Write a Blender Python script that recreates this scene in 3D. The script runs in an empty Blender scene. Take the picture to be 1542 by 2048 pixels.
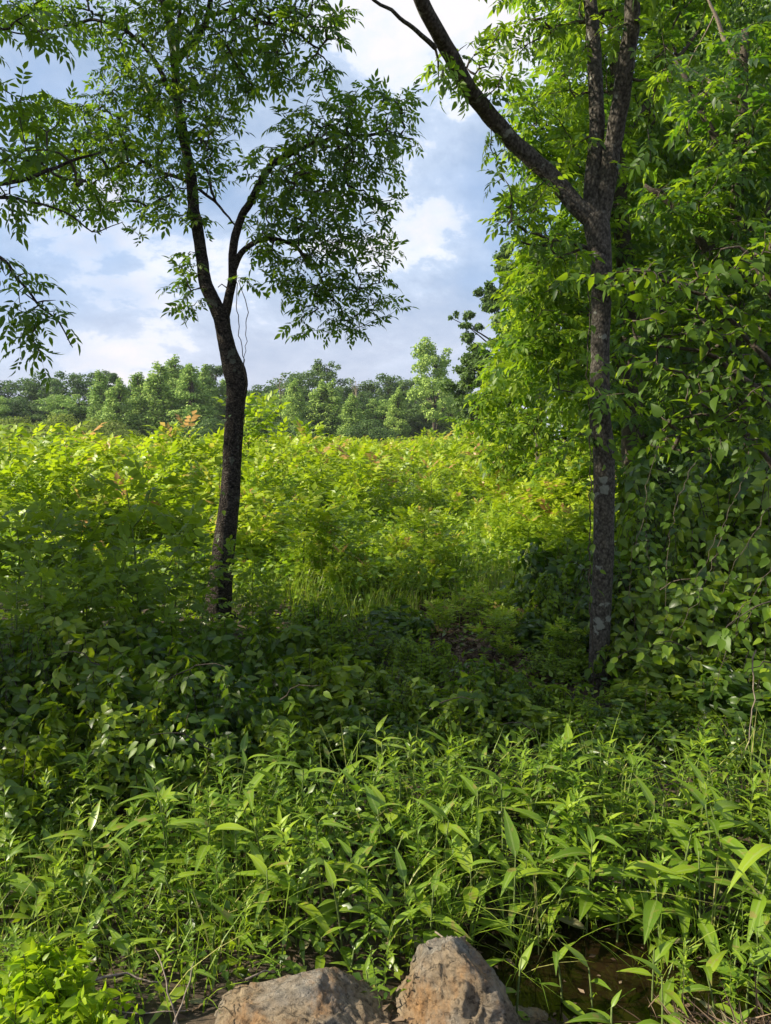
import bpy, math
import numpy as np
from mathutils import Vector, noise as mnoise, Matrix

# ------------------------------------------------------------------ camera, sky, sun, exposure
scene = bpy.context.scene
C = scene.collection
R = math.radians
F = 1420.0                      # focal length in pixels of the 1542 x 2048 photograph
PITCH = R(-6.2)
EYE = np.array([0.0, 0.0, 1.75])
cam_data = bpy.data.cameras.new('camera')
cam_data.sensor_fit = 'VERTICAL'
cam_data.sensor_height = 24.0
cam_data.lens = 24.0 * F / 2048.0
cam_data.clip_start = 0.05
cam_data.clip_end = 3000
cam = bpy.data.objects.new('camera', cam_data)
cam.location = EYE
cam.rotation_euler = (R(90) + PITCH, 0, 0)
C.objects.link(cam)
scene.camera = cam

SUN_EL, SUN_AZ = 35.0, 5.0     # the sun stands to the left and a little behind the camera
S_DIR = Vector((-math.cos(R(SUN_AZ)) * math.cos(R(SUN_EL)), -math.sin(R(SUN_AZ)) * math.cos(R(SUN_EL)), math.sin(R(SUN_EL))))
sun_data = bpy.data.lights.new('sun', 'SUN')
sun_data.energy = 5.0
sun_data.angle = R(0.6)
sun_data.color = (1.0, 0.91, 0.74)
sun = bpy.data.objects.new('sun', sun_data)
sun.rotation_euler = S_DIR.to_track_quat('Z', 'Y').to_euler()
sun.location = (-20, -5, 30)
C.objects.link(sun)

world = bpy.data.worlds.new('World')
scene.world = world
world.use_nodes = True
wn, wl = world.node_tree.nodes, world.node_tree.links
wn.clear()
w_out = wn.new('ShaderNodeOutputWorld')
w_bg = wn.new('ShaderNodeBackground'); w_bg.inputs['Strength'].default_value = 0.065
sky = wn.new('ShaderNodeTexSky'); sky.sky_type = 'NISHITA'; sky.sun_disc = False
sky.sun_elevation = R(SUN_EL); sky.sun_rotation = math.atan2(S_DIR.x, S_DIR.y)
tc = wn.new('ShaderNodeTexCoord')
sep = wn.new('ShaderNodeSeparateXYZ'); wl.new(tc.outputs['Generated'], sep.inputs[0])
def wmath(op, a, b=None, clamp=False):
    n = wn.new('ShaderNodeMath'); n.operation = op; n.use_clamp = clamp
    for i, v in enumerate((a, b)):
        if v is None: continue
        if isinstance(v, (int, float)): n.inputs[i].default_value = v
        else: wl.new(v, n.inputs[i])
    return n.outputs[0]
zc = wmath('ADD', wmath('MAXIMUM', sep.outputs['Z'], 0.0), 0.42)
cmb = wn.new('ShaderNodeCombineXYZ')
wl.new(wmath('DIVIDE', sep.outputs['X'], zc), cmb.inputs[0])
wl.new(wmath('DIVIDE', sep.outputs['Y'], zc), cmb.inputs[1])
def wnoise(scale, detail, rough, off, dist=0.0):
    mp = wn.new('ShaderNodeMapping'); mp.inputs['Location'].default_value = off
    wl.new(cmb.outputs[0], mp.inputs[0])
    n = wn.new('ShaderNodeTexNoise'); n.inputs['Scale'].default_value = scale
    n.inputs['Detail'].default_value = detail; n.inputs['Roughness'].default_value = rough
    n.inputs['Distortion'].default_value = dist
    wl.new(mp.outputs[0], n.inputs['Vector']); return n.outputs['Fac']
def wramp(fac, stops):
    r = wn.new('ShaderNodeValToRGB'); wl.new(fac, r.inputs[0])
    e = r.color_ramp.elements
    while len(e) < len(stops): e.new(0.5)
    for i, (p, c) in enumerate(stops): e[i].position = p; e[i].color = (*c, 1)
    return r.outputs['Color']
def wmix(f, a, b):
    m = wn.new('ShaderNodeMix'); m.data_type = 'RGBA'
    if isinstance(f, float): m.inputs[0].default_value = f
    else: wl.new(f, m.inputs[0])
    for i, v in ((6, a), (7, b)):
        if isinstance(v, tuple): m.inputs[i].default_value = (*v, 1)
        else: wl.new(v, m.inputs[i])
    return m.outputs[2]
SKYBLUE = (2.8, 4.4, 7.4)
cov = wramp(wnoise(1.2, 5, 0.55, (3.1, 1.7, 0)), [(0.34, (0, 0, 0)), (0.54, (1, 1, 1))])
cloud_c = wramp(wnoise(2.6, 10, 0.62, (0.9, 5.0, 2), 0.2), [(0.36, (2.7, 3.7, 5.3)), (0.46, (3.6, 4.5, 6.0)), (0.53, (4.6, 5.5, 7.0)), (0.56, (6.6, 7.0, 7.8)), (0.63, (7.6, 7.3, 7.3)), (0.78, (7.6, 7.4, 7.5))])
blue = wmix(0.35, SKYBLUE, sky.outputs[0])
hz = wramp(sep.outputs['Z'], [(0.0, (1, 1, 1)), (0.22, (0, 0, 0))])
base = wmix(wmath('MULTIPLY', cov, 0.95), blue, cloud_c)
low = wmix(wmath('MULTIPLY', hz, 0.55), base, (6.6, 6.3, 6.9))
wl.new(low, w_bg.inputs['Color'])
wl.new(w_bg.outputs[0], w_out.inputs['Surface'])

scene.view_settings.view_transform = 'Standard'
scene.view_settings.look = 'None'
scene.view_settings.exposure = 1.1
scene.view_settings.gamma = 1.0
scene.view_settings.use_curve_mapping = False
scene.cycles.max_bounces = 7
scene.cycles.diffuse_bounces = 4
scene.cycles.glossy_bounces = 2
scene.cycles.transmission_bounces = 5
scene.cycles.transparent_max_bounces = 4
scene.cycles.caustics_reflective = False
scene.cycles.caustics_refractive = False
scene.cycles.sample_clamp_indirect = 4.0

# ------------------------------------------------------------------ helpers
rng = np.random.default_rng(11)
cp, sp = math.cos(PITCH), math.sin(PITCH)
def P(u, v, Y):
    """point at depth Y seen at pixel (u, v)"""
    x, z, y = (u - 771) / F, -(v - 1024) / F, 1.0
    yy, zz = y * cp - z * sp, y * sp + z * cp
    return np.array([x * Y / yy, Y, EYE[2] + zz * Y / yy])
def px(p):
    d = np.asarray(p, float) - EYE
    f = d[..., 1] * cp + d[..., 2] * sp; z = -d[..., 1] * sp + d[..., 2] * cp
    return 771 + F * d[..., 0] / f, 1024 - F * z / f
def gz(x, y):
    x = np.asarray(x, float); y = np.asarray(y, float)
    dep = 0.16 + 0.22 / (1 + np.exp(-(x - 0.2) * 5))
    d = -dep * np.exp(-(((y - 2.42 - 0.06 * np.sin(x * 2)) / 0.42) ** 2))
    d = d - 0.10 * np.exp(-(((y - 3.0) / 0.5) ** 2))
    n = 0.03 * np.sin(x * 1.3 + 2) * np.sin(y * 0.9) + 0.015 * np.sin(x * 4.1 + y * 3.3)
    return d + n * np.clip((y - 1) / 3, 0, 1)
def nrm(a):
    return a / np.maximum(np.linalg.norm(a, axis=-1, keepdims=True), 1e-9)

def make_mesh(name, V, T, mat, var=None, mid=None, smooth=False):
    V = np.asarray(V, np.float32); T = np.asarray(T, np.int32)
    m = bpy.data.meshes.new(name)
    k = T.shape[1]
    m.vertices.add(len(V)); m.vertices.foreach_set('co', V.ravel())
    m.loops.add(T.size); m.loops.foreach_set('vertex_index', T.ravel())
    m.polygons.add(len(T)); m.polygons.foreach_set('loop_start', np.arange(0, T.size, k, dtype=np.int32))
    try: m.polygons.foreach_set('loop_total', np.full(len(T), k, np.int32))
    except Exception: pass
    m.update(calc_edges=True)
    if smooth: m.polygons.foreach_set('use_smooth', np.ones(len(T), bool))
    for nm, arr in (('var', var), ('mid', mid)):
        if arr is not None:
            a = m.attributes.new(nm, 'FLOAT', 'POINT'); a.data.foreach_set('value', np.asarray(arr, np.float32))
    m.materials.append(mat)
    return m
def link(name, mesh, parent=None, loc=None, kind=None):
    o = bpy.data.objects.new(name, mesh); C.objects.link(o)
    if parent is not None: o.parent = parent
    if loc is not None: o.location = loc
    if kind: o['kind'] = kind
    return o
def thing(name, label, cat, loc=(0, 0, 0), group=None):
    o = bpy.data.objects.new(name, None); C.objects.link(o); o.location = [float(c) for c in loc]
    o.empty_display_size = 0.1
    if label: o['label'] = label
    o['category'] = cat
    if group: o['group'] = group
    return o
def tag(o, label, cat, group=None):
    o['label'] = label; o['category'] = cat
    if group: o['group'] = group
    return o
def copy_tree(src, parent=None):
    c = src.copy(); C.objects.link(c)
    if parent is not None: c.parent = parent
    for ch in src.children: copy_tree(ch, c)
    return c

class Buf:
    """collects vertices and triangles with the two leaf attributes"""
    def __init__(s): s.V, s.T, s.A, s.M, s.n = [], [], [], [], 0
    def add(s, V, T, var=0.5, mid=0.0):
        V = np.asarray(V, float); s.V.append(V); s.T.append(np.asarray(T) + s.n)
        s.A.append(np.broadcast_to(var, (len(V),)).astype(float)); s.M.append(np.broadcast_to(mid, (len(V),)).astype(float))
        s.n += len(V)
    def put(s, tpl, pos, d, nr, scale=1.0, var=None):
        """many copies of a template: tpl = (V, T, mid, var0); d = direction of its y axis, nr = its z axis"""
        V, T, mid, v0 = tpl
        m = len(pos)
        if m == 0: return
        d = nrm(np.asarray(d, float)); nr = np.asarray(nr, float)
        x = nrm(np.cross(d, nr)); z = np.cross(x, d)
        sc = np.broadcast_to(np.asarray(scale, float), (m,))
        W = (V[None, :, 0:1] * x[:, None] + V[None, :, 1:2] * d[:, None] + V[None, :, 2:3] * z[:, None]) * sc[:, None, None] + np.asarray(pos)[:, None]
        TT = (T[None] + (np.arange(m) * len(V))[:, None, None]).reshape(-1, 3)
        if var is None: var = rng.random(m)
        va = np.clip(np.asarray(var)[:, None] + v0[None], 0, 1)
        s.add(W.reshape(-1, 3), TT, va.ravel(), np.tile(mid, m))
    def mesh(s, name, mat, smooth=False):
        return make_mesh(name, np.concatenate(s.V), np.concatenate(s.T), mat, np.concatenate(s.A), np.concatenate(s.M), smooth)
def tpl_mesh(name, tpl, mat):
    V, T, mid, v0 = tpl
    return make_mesh(name, V, T, mat, np.clip(0.5 + v0, 0, 1), mid)

# ---- leaf templates
def leaf_tpl(L, W, st=((0.35, 1.0),), fold=0.25, droop=0.15, wav=0.0):
    V = [(0, 0, 0)]; T = []; mid = [1.0]
    z = lambda t: -droop * L * t * t
    if not st:
        V += [(-W / 2, L * 0.42, z(.42) + fold * W / 2), (W / 2, L * 0.42, z(.42) + fold * W / 2), (0, L, z(1))]
        return np.array(V, float), np.array([(0, 3, 1), (0, 2, 3)]), np.array([1, 0, 0, 1.]), np.zeros(4)
    for i, (t, w) in enumerate(st):
        wv = wav * L * math.sin(i * 2.1)
        V += [(-W / 2 * w, L * t, z(t) + fold * W / 2 * w + wv), (0, L * t, z(t)), (W / 2 * w, L * t, z(t) + fold * W / 2 * w - wv)]
        mid += [0, 1, 0]
        b = 1 + 3 * i
        if i == 0: T += [(0, b + 1, b), (0, b + 2, b + 1)]
        else:
            a = b - 3
            T += [(a, a + 1, b + 1), (a, b + 1, b), (a + 1, a + 2, b + 2), (a + 1, b + 2, b + 1)]
    V.append((0, L, z(1))); mid.append(1.0)
    n = len(V) - 1; b = n - 3
    T += [(b, b + 1, n), (b + 1, b + 2, n)]
    return np.array(V, float), np.array(T), np.array(mid, float), np.zeros(len(V))
def join_tpl(items):
    """items: (tpl, pos, dir, normal, scale, var offset)"""
    b = Buf()
    for t, p, d, nr, s_, vo in items:
        b.put((t[0], t[1], t[2], t[3] + vo), [p], [d], [nr], s_, np.zeros(1))
    V = np.concatenate(b.V); T = np.concatenate(b.T); M = np.concatenate(b.M)
    v0 = np.concatenate([np.full(len(i[0][0]), i[5]) for i in items])
    return V, T, M, v0
def strip_tpl(a, b, w):
    a = np.array(a, float); b = np.array(b, float)
    return np.array([a + [-w, 0, 0], a + [w, 0, 0], b]), np.array([(0, 1, 2)]), np.ones(3), np.full(3, -0.1)
def compound_tpl(pairs, L, lf, ang=55, droop=0.2, seed=0, hang=0.35, petiole=0.3):
    r = np.random.default_rng(seed); it = []
    for i in range(pairs):
        t = petiole + (1 - petiole) * (i / pairs)
        y = L * t; z = -droop * L * t * t
        for s_ in (-1, 1):
            a = R(ang + r.uniform(-14, 14)); h = -hang * r.uniform(0.2, 1.6)
            d = (s_ * math.sin(a), math.cos(a), h)
            nn = (r.uniform(-.4, .4) + s_ * 0.15, r.uniform(-.3, .3), 1)
            it.append((lf, (0, y, z), d, nn, r.uniform(.75, 1.12) * (1 if i else .85), r.uniform(-.12, .12)))
    it.append((lf, (0, L * .96, -droop * L), (r.uniform(-.2, .2), 1, -hang * 1.2 - droop), (r.uniform(-.3, .3), 0.2, 1), 1.15, r.uniform(-.1, .1)))
    V, T, M, v0 = join_tpl(it)
    s = strip_tpl((0, 0, 0), (0, L, -droop * L), L * 0.008)
    return np.vstack([V, s[0]]), np.vstack([T, s[1] + len(V)]), np.concatenate([M, s[2]]), np.concatenate([v0, s[3]])

# ---- materials
def new_mat(name):
    m = bpy.data.materials.new(name); m.use_nodes = True
    n = m.node_tree.nodes; n.clear()
    return m, n, m.node_tree.links
def ramp(n, l, fac, stops, interp=None):
    r = n.new('ShaderNodeValToRGB'); l.new(fac, r.inputs[0]); e = r.color_ramp.elements
    if interp: r.color_ramp.interpolation = interp
    while len(e) < len(stops): e.new(0.5)
    for i, (p, c) in enumerate(stops): e[i].position = p; e[i].color = (*c, 1)
    return r.outputs['Color']
def leaf_mat(name, cols, trans, tfac=0.45, rough=0.42, spec=0.4, rnd=0.35, vein=None, spots=None):
    m, n, l = new_mat(name)
    out = n.new('ShaderNodeOutputMaterial')
    at = n.new('ShaderNodeAttribute'); at.attribute_name = 'var'
    oi = n.new('ShaderNodeObjectInfo')
    a = n.new('ShaderNodeMath'); a.operation = 'MULTIPLY_ADD'; l.new(oi.outputs['Random'], a.inputs[0]); a.inputs[1].default_value = rnd; a.inputs[2].default_value = -rnd / 2
    b = n.new('ShaderNodeMath'); b.operation = 'ADD'; b.use_clamp = True; l.new(at.outputs['Fac'], b.inputs[0]); l.new(a.outputs[0], b.inputs[1])
    col = ramp(n, l, b.outputs[0], cols)
    tcol = ramp(n, l, b.outputs[0], trans)
    def mix(f, c1, c2):
        x = n.new('ShaderNodeMix'); x.data_type = 'RGBA'; l.new(f, x.inputs[0]); l.new(c1, x.inputs[6])
        if isinstance(c2, tuple): x.inputs[7].default_value = (*c2, 1)
        else: l.new(c2, x.inputs[7])
        return x.outputs[2]
    if vein:
        am = n.new('ShaderNodeAttribute'); am.attribute_name = 'mid'
        f = ramp(n, l, am.outputs['Fac'], [(vein[0], (0, 0, 0)), (min(vein[0] + .08, 1), (vein[2],) * 3)])
        col = mix(f, col, vein[1])
    if spots:
        g = n.new('ShaderNodeNewGeometry')
        nt = n.new('ShaderNodeTexNoise'); nt.inputs['Scale'].default_value = spots[0]; nt.inputs['Detail'].default_value = 2
        l.new(g.outputs['Position'], nt.inputs['Vector'])
        f = ramp(n, l, nt.outputs['Fac'], [(spots[1], (0, 0, 0)), (spots[1] + .06, (spots[3],) * 3)])
        col = mix(f, col, spots[2])
    pb = n.new('ShaderNodeBsdfPrincipled'); l.new(col, pb.inputs['Base Color'])
    pb.inputs['Roughness'].default_value = rough; pb.inputs['Specular IOR Level'].default_value = spec
    tr = n.new('ShaderNodeBsdfTranslucent'); l.new(tcol, tr.inputs['Color'])
    mx = n.new('ShaderNodeMixShader'); mx.inputs[0].default_value = tfac
    l.new(pb.outputs[0], mx.inputs[1]); l.new(tr.outputs[0], mx.inputs[2]); l.new(mx.outputs[0], out.inputs['Surface'])
    return m
def bark_mat(name, stops, scale=(9, 9, 3), bump=0.6, lichen=None, dist=0.02):
    m, n, l = new_mat(name)
    out = n.new('ShaderNodeOutputMaterial'); pb = n.new('ShaderNodeBsdfPrincipled'); pb.inputs['Roughness'].default_value = 0.9
    pb.inputs['Specular IOR Level'].default_value = 0.15
    g = n.new('ShaderNodeTexCoord')
    mp = n.new('ShaderNodeMapping'); mp.inputs['Scale'].default_value = scale; l.new(g.outputs['Object'], mp.inputs[0])
    nt = n.new('ShaderNodeTexNoise'); nt.inputs['Scale'].default_value = 3; nt.inputs['Detail'].default_value = 8; nt.inputs['Roughness'].default_value = .65; nt.inputs['Distortion'].default_value = .6
    l.new(mp.outputs[0], nt.inputs['Vector'])
    vo = n.new('ShaderNodeTexVoronoi'); vo.inputs['Scale'].default_value = 5; l.new(mp.outputs[0], vo.inputs['Vector'])
    ad = n.new('ShaderNodeMath'); ad.operation = 'MULTIPLY_ADD'; l.new(vo.outputs['Distance'], ad.inputs[0]); ad.inputs[1].default_value = -.45; l.new(nt.outputs['Fac'], ad.inputs[2])
    ad2 = n.new('ShaderNodeMath'); ad2.operation = 'ADD'; l.new(ad.outputs[0], ad2.inputs[0]); ad2.inputs[1].default_value = .2
    col = ramp(n, l, ad2.outputs[0], stops)
    if lichen:
        n2 = n.new('ShaderNodeTexNoise'); n2.inputs['Scale'].default_value = lichen[0]; n2.inputs['Detail'].default_value = 5; l.new(g.outputs['Object'], n2.inputs['Vector'])
        f = ramp(n, l, n2.outputs['Fac'], [(lichen[1], (0, 0, 0)), (lichen[1] + .03, (lichen[3],) * 3)])
        x = n.new('ShaderNodeMix'); x.data_type = 'RGBA'; l.new(f, x.inputs[0]); l.new(col, x.inputs[6]); x.inputs[7].default_value = (*lichen[2], 1); col = x.outputs[2]
    l.new(col, pb.inputs['Base Color'])
    bp = n.new('ShaderNodeBump'); bp.inputs['Strength'].default_value = bump; bp.inputs['Distance'].default_value = dist
    l.new(ad2.outputs[0], bp.inputs['Height']); l.new(bp.outputs[0], pb.inputs['Normal']); l.new(pb.outputs[0], out.inputs['Surface'])
    return m

M = {}
# hedgerow crown leaves: mid green, yellow when the light comes through
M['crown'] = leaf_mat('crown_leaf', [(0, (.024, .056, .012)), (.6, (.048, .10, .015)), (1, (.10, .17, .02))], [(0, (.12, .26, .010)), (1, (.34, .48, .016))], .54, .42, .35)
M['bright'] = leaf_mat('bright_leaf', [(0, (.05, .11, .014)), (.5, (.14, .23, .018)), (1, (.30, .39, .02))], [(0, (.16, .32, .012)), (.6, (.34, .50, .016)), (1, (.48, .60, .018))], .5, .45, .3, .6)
M['oak'] = leaf_mat('oak_leaf', [(0, (.055, .105, .025)), (1, (.13, .21, .04))], [(0, (.07, .14, .015)), (1, (.14, .24, .025))], .35, .55, .25)
M['broad'] = leaf_mat('broad_leaf', [(0, (.035, .075, .010)), (1, (.09, .16, .014))], [(0, (.12, .24, .008)), (1, (.32, .44, .012))], .5, .5, .25)
M['far_dark'] = leaf_mat('far_dark_leaf', [(0, (.055, .10, .030)), (1, (.14, .21, .05))], [(0, (.08, .16, .045)), (1, (.15, .26, .06))], .35, .6, .2, .8)
M['far_pale'] = leaf_mat('far_pale_leaf', [(0, (.24, .36, .07)), (1, (.42, .55, .11))], [(0, (.13, .25, .07)), (1, (.25, .38, .10))], .35, .6, .2, .5)
M['far_olive'] = leaf_mat('far_olive_leaf', [(0, (.15, .19, .035)), (1, (.27, .32, .05))], [(0, (.15, .24, .03)), (1, (.28, .36, .05))], .35, .6, .2, .5)
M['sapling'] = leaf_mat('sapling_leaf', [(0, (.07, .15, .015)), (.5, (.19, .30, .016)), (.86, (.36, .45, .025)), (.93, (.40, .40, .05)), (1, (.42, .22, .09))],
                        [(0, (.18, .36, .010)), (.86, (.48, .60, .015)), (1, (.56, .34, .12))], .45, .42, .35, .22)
M['sapling_shade'] = leaf_mat('sapling_shade_leaf', [(0, (.055, .11, .012)), (1, (.18, .27, .018))], [(0, (.16, .30, .008)), (1, (.36, .48, .015))], .5, .45, .3)  # darker copy of the sapling leaf, shade put into its colour
M['bush'] = leaf_mat('bush_leaf', [(0, (.035, .078, .010)), (.6, (.095, .160, .014)), (1, (.20, .27, .02))], [(0, (.13, .26, .008)), (1, (.36, .48, .012))], .46, .36, .45, .7)
M['ditch'] = leaf_mat('ditch_leaf', [(0, (.06, .13, .015)), (.55, (.17, .27, .018)), (.9, (.32, .40, .022)), (1, (.44, .38, .07))], [(0, (.15, .32, .010)), (1, (.38, .52, .015))], .4, .36, .5, .5,
                      (.80, (.28, .36, .10), .5), (22, .62, (.27, .21, .06), .75))
M['mudleaf'] = leaf_mat('muddy_leaf', [(0, (.15, .14, .06)), (1, (.26, .24, .12))], [(0, (.12, .15, .04)), (1, (.2, .23, .06))], .25, .6, .3, .4, (.8, (.3, .3, .2), .5))
M['stalk'] = leaf_mat('stalk_leaf', [(0, (.06, .13, .015)), (.6, (.15, .25, .018)), (1, (.28, .38, .022))], [(0, (.16, .34, .012)), (1, (.38, .54, .016))], .42, .45, .35, .45)
M['creep'] = leaf_mat('creeper_leaf', [(0, (.14, .25, .012)), (1, (.30, .40, .018))], [(0, (.28, .48, .010)), (1, (.48, .62, .015))], .45, .45, .3, .3)
M['grass'] = leaf_mat('grass_blade', [(0, (.10, .17, .02)), (.8, (.24, .34, .03)), (1, (.40, .36, .13))], [(0, (.20, .36, .015)), (.8, (.40, .54, .025)), (1, (.35, .32, .1))], .4, .45, .3, .2)
M['litter'] = leaf_mat('dead_leaf', [(0, (.05, .032, .02)), (.6, (.14, .095, .06)), (1, (.32, .23, .15))], [(0, (.1, .06, .03)), (1, (.25, .17, .09))], .2, .7, .15)
M['bark_dark'] = bark_mat('furrowed_bark', [(.25, (.008, .007, .006)), (.5, (.045, .036, .028)), (.8, (.13, .11, .09))], (11, 11, 13), 1.0, (9, .64, (.14, .15, .11), .6), .03)
M['bark_grey'] = bark_mat('grey_bark', [(.25, (.022, .019, .015)), (.5, (.068, .060, .048)), (.8, (.15, .135, .112))], (14, 14, 10), .8, (10, .635, (.24, .25, .21), .7), .015)
M['twig'] = bark_mat('twig_bark', [(.2, (.03, .024, .018)), (.8, (.11, .09, .065))], (20, 20, 20), .3)
M['stem'] = bark_mat('green_stem', [(.2, (.08, .12, .03)), (.8, (.16, .20, .06))], (20, 20, 20), .1)
M['dead'] = bark_mat('dead_wood', [(.2, (.13, .10, .075)), (.8, (.34, .28, .21))], (20, 20, 8), .3)

# ---- tubes and rods
def resample(pts, rad, step):
    pts = np.asarray(pts, float); rad = np.asarray(rad, float)
    Q, S = [], []
    n = len(pts)
    for i in range(n - 1):
        p0, p1, p2, p3 = pts[max(i - 1, 0)], pts[i], pts[i + 1], pts[min(i + 2, n - 1)]
        k = max(1, int(np.linalg.norm(p2 - p1) / step))
        for j in range(k):
            t = j / k
            Q.append(.5 * (2 * p1 + (p2 - p0) * t + (2 * p0 - 5 * p1 + 4 * p2 - p3) * t * t + (3 * p1 - p0 - 3 * p2 + p3) * t ** 3))
            S.append(rad[i] * (1 - t) + rad[i + 1] * t)
    Q.append(pts[-1]); S.append(rad[-1])
    return np.array(Q), np.array(S)
def tube(b, pts, rad, sides=6, rough=0.0, seed=0, var=.5, knots=()):
    pts = np.asarray(pts, float); n = len(pts)
    if n < 2: return
    rad = np.broadcast_to(rad, (n,))
    t = nrm(np.gradient(pts, axis=0))
    u = np.cross(t[0], [0.3, 0.9, 0.1]); u = u / np.linalg.norm(u)
    rings = []
    a = np.arange(sides) / sides * 2 * math.pi
    ca, sa = np.cos(a)[:, None], np.sin(a)[:, None]
    for i in range(n):
        u = u - t[i] * np.dot(u, t[i]); u = u / np.linalg.norm(u)
        w = np.cross(t[i], u)
        rr = np.full((sides, 1), rad[i])
        if rough:
            for j in range(sides):
                q = pts[i] * 1.0 + (ca[j] * u + sa[j] * w) * rad[i]
                v = mnoise.noise(Vector((q[0] * 16 + seed, q[1] * 16, q[2] * 9))) * .6 + mnoise.noise(Vector((q[0] * 42 + seed, q[1] * 42, q[2] * 30))) * .5 + mnoise.noise(Vector((q[0] * 5 + seed, q[1] * 5, q[2] * 4))) * .7
                rr[j, 0] *= 1 + rough * v
        rings.append(pts[i] + (ca * u + sa * w) * rr)
    V = np.concatenate(rings); T = []
    k = np.arange(sides); k2 = (k + 1) % sides
    for i in range(n - 1):
        o, q = i * sides, (i + 1) * sides
        T.append(np.stack([o + k, o + k2, q + k2], 1)); T.append(np.stack([o + k, q + k2, q + k], 1))
    c = len(V); V = np.vstack([V, pts[-1:]]); o = (n - 1) * sides
    T.append(np.stack([o + k, o + k2, np.full(sides, c)], 1))
    b.add(V, np.concatenate(T), var)

# ---- a tree grown from drawn limbs towards crown tips
class Skel:
    def __init__(s): s.p, s.par, s.r = [], [], []
    def add(s, p, par, r=0.0): s.p.append(p); s.par.append(par); s.r.append(r); return len(s.p) - 1
def clump_tips(clumps, dens, seed):
    """clumps: (u, v, Y, ru, rv[, rY]) ellipsoids in pixels at depth Y"""
    r = np.random.default_rng(seed); out = []
    for c in clumps:
        u, v, Y, ru, rv = c[:5]; rY = c[5] if len(c) > 5 else 0.5 * (ru + rv) / F * Y * 1.3
        n = max(2, int(ru * rv * dens * (c[6] if len(c) > 6 else 1)))
        d = nrm(r.normal(size=(n, 3))) * (r.random((n, 1)) ** (1 / 2.6))
        for q in d: out.append(P(u + q[0] * ru, v + q[2] * rv, Y + warp(u + q[0] * ru, v + q[2] * rv) + q[1] * rY))
    return np.array(out)
def crook(q, s_):
    """small bends, strongest where the limb is thin, none at its foot"""
    q = q.copy(); L = np.concatenate([[0], np.cumsum(np.linalg.norm(np.diff(q, axis=0), axis=1))])
    for i in range(len(q)):
        a = min(L[i] / .4, 1) * min(.035, .012 + .0004 / max(s_[i], .004))
        n_ = mnoise.noise_vector(Vector(q[i]) * 3.2) + mnoise.noise_vector(Vector(q[i]) * 8) * .4
        q[i] += np.array(n_) * a
    return q, s_
def grow(limbs, tips, seed=0, step=.12, wob=.13, lift=.04, start_r=.02, maxlen=None):
    """limbs: list of (points, radii); returns skeleton, twig paths and limb sample lists"""
    r = np.random.default_rng(seed); S = Skel(); L = []
    for pts, rad in limbs:
        q, s_ = crook(*resample(pts, rad, step)) if len(L) else resample(pts, rad, step)
        par = -1; L.append((q, s_))
        for a, b_ in zip(q, s_):
            par = S.add(a, par, b_)
    base = np.array(S.p); nb = len(base)
    ok = np.array(S.r) < 1e9
    d = np.array([np.min(np.linalg.norm(base - t, axis=1)) for t in tips])
    cap = nb + len(tips) * 60
    PP = np.zeros((cap, 3)); PP[:nb] = base; n = nb
    RR = np.array(S.r); par = [-2] * nb; tipn = []; paths = []
    for i in np.argsort(d):
        t = tips[i]
        dist = np.linalg.norm(PP[:n] - t, axis=1)
        # prefer nodes that lie below the tip a little, so twigs rise outwards
        cost = dist + .35 * np.maximum(PP[:n, 2] - t[2], 0) * .5
        j = int(np.argmin(cost)); D = dist[j]
        if D < .05: continue
        k = int(min(40, max(2, D / step)))
        a = PP[j]; side = nrm(r.normal(size=3))
        path = [j]
        for m_ in range(1, k + 1):
            tt = m_ / k
            q = a + (t - a) * tt + side * wob * D * math.sin(tt * math.pi) + np.array([0, 0, lift * D]) * math.sin(tt * math.pi) + r.normal(size=3) * .012 * min(D, 1)
            PP[n] = q; par.append(path[-1]); path.append(n); n += 1
        tipn.append(path[-1]); paths.append(path)
        if n > cap - 50: break
    PP = PP[:n]; par = np.array(par)
    w = np.zeros(n)
    for p_ in tipn: w[p_] += 1
    for i in range(n - 1, nb - 1, -1): w[par[i]] += w[i] if par[i] >= 0 else 0
    # radii of grown wood
    rad = .0032 * np.maximum(w, 1) ** .42
    rad[:nb] = RR
    return PP, par, rad, paths, L, nb
def wood(b, PP, par, rad, paths, nb, taper=.0016, sides=5, k=1.0):
    for path in paths:
        r_ = rad[path[1:]] * k
        r0 = min(r_[0] * 1.15, rad[path[0]] * .9 if path[0] < nb else rad[path[0]])
        rr = np.concatenate([[r0], r_]); rr[-1] = taper * k
        tube(b, PP[path], rr, sides if rr[0] > .006 else 3)
def leaves_on(paths, PP, rad, per=.055, frac=.75, rmax=.009, droop=.2, seed=0, nmax=None, updev=.45, out=.9, minlen=.35):
    r = np.random.default_rng(seed); pos, dr, nr = [], [], []
    for path in paths:
        q = PP[path]; seg = np.linalg.norm(np.diff(q, axis=0), axis=1); Ln = seg.sum()
        use = min(max(Ln * frac, minlen), Ln)
        cum = np.concatenate([[0], np.cumsum(seg)])
        s_ = Ln; side = 1
        while s_ > Ln - use:
            i = min(np.searchsorted(cum, s_) - 1, len(seg) - 1); i = max(i, 0)
            f = (s_ - cum[i]) / max(seg[i], 1e-6)
            if rad[path[i + 1]] <= rmax or s_ > Ln - .15:
                p = q[i] + (q[i + 1] - q[i]) * f; t = (q[i + 1] - q[i]) / max(seg[i], 1e-6)
                sd = np.cross(t, [0, 0, 1]); sd = sd / max(np.linalg.norm(sd), 1e-3)
                end = s_ > Ln - 1e-6
                d = t * (1.0 if end else .55) + sd * side * (0 if end else out) + r.normal(size=3) * .28 + np.array([0, 0, -droop])
                pos.append(p); dr.append(d); nr.append(np.array([0, 0, 1]) + r.normal(size=3) * updev)
            side = -side; s_ -= per * r.uniform(.6, 1.4)
    return np.array(pos), nrm(np.array(dr)), np.array(nr)
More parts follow.
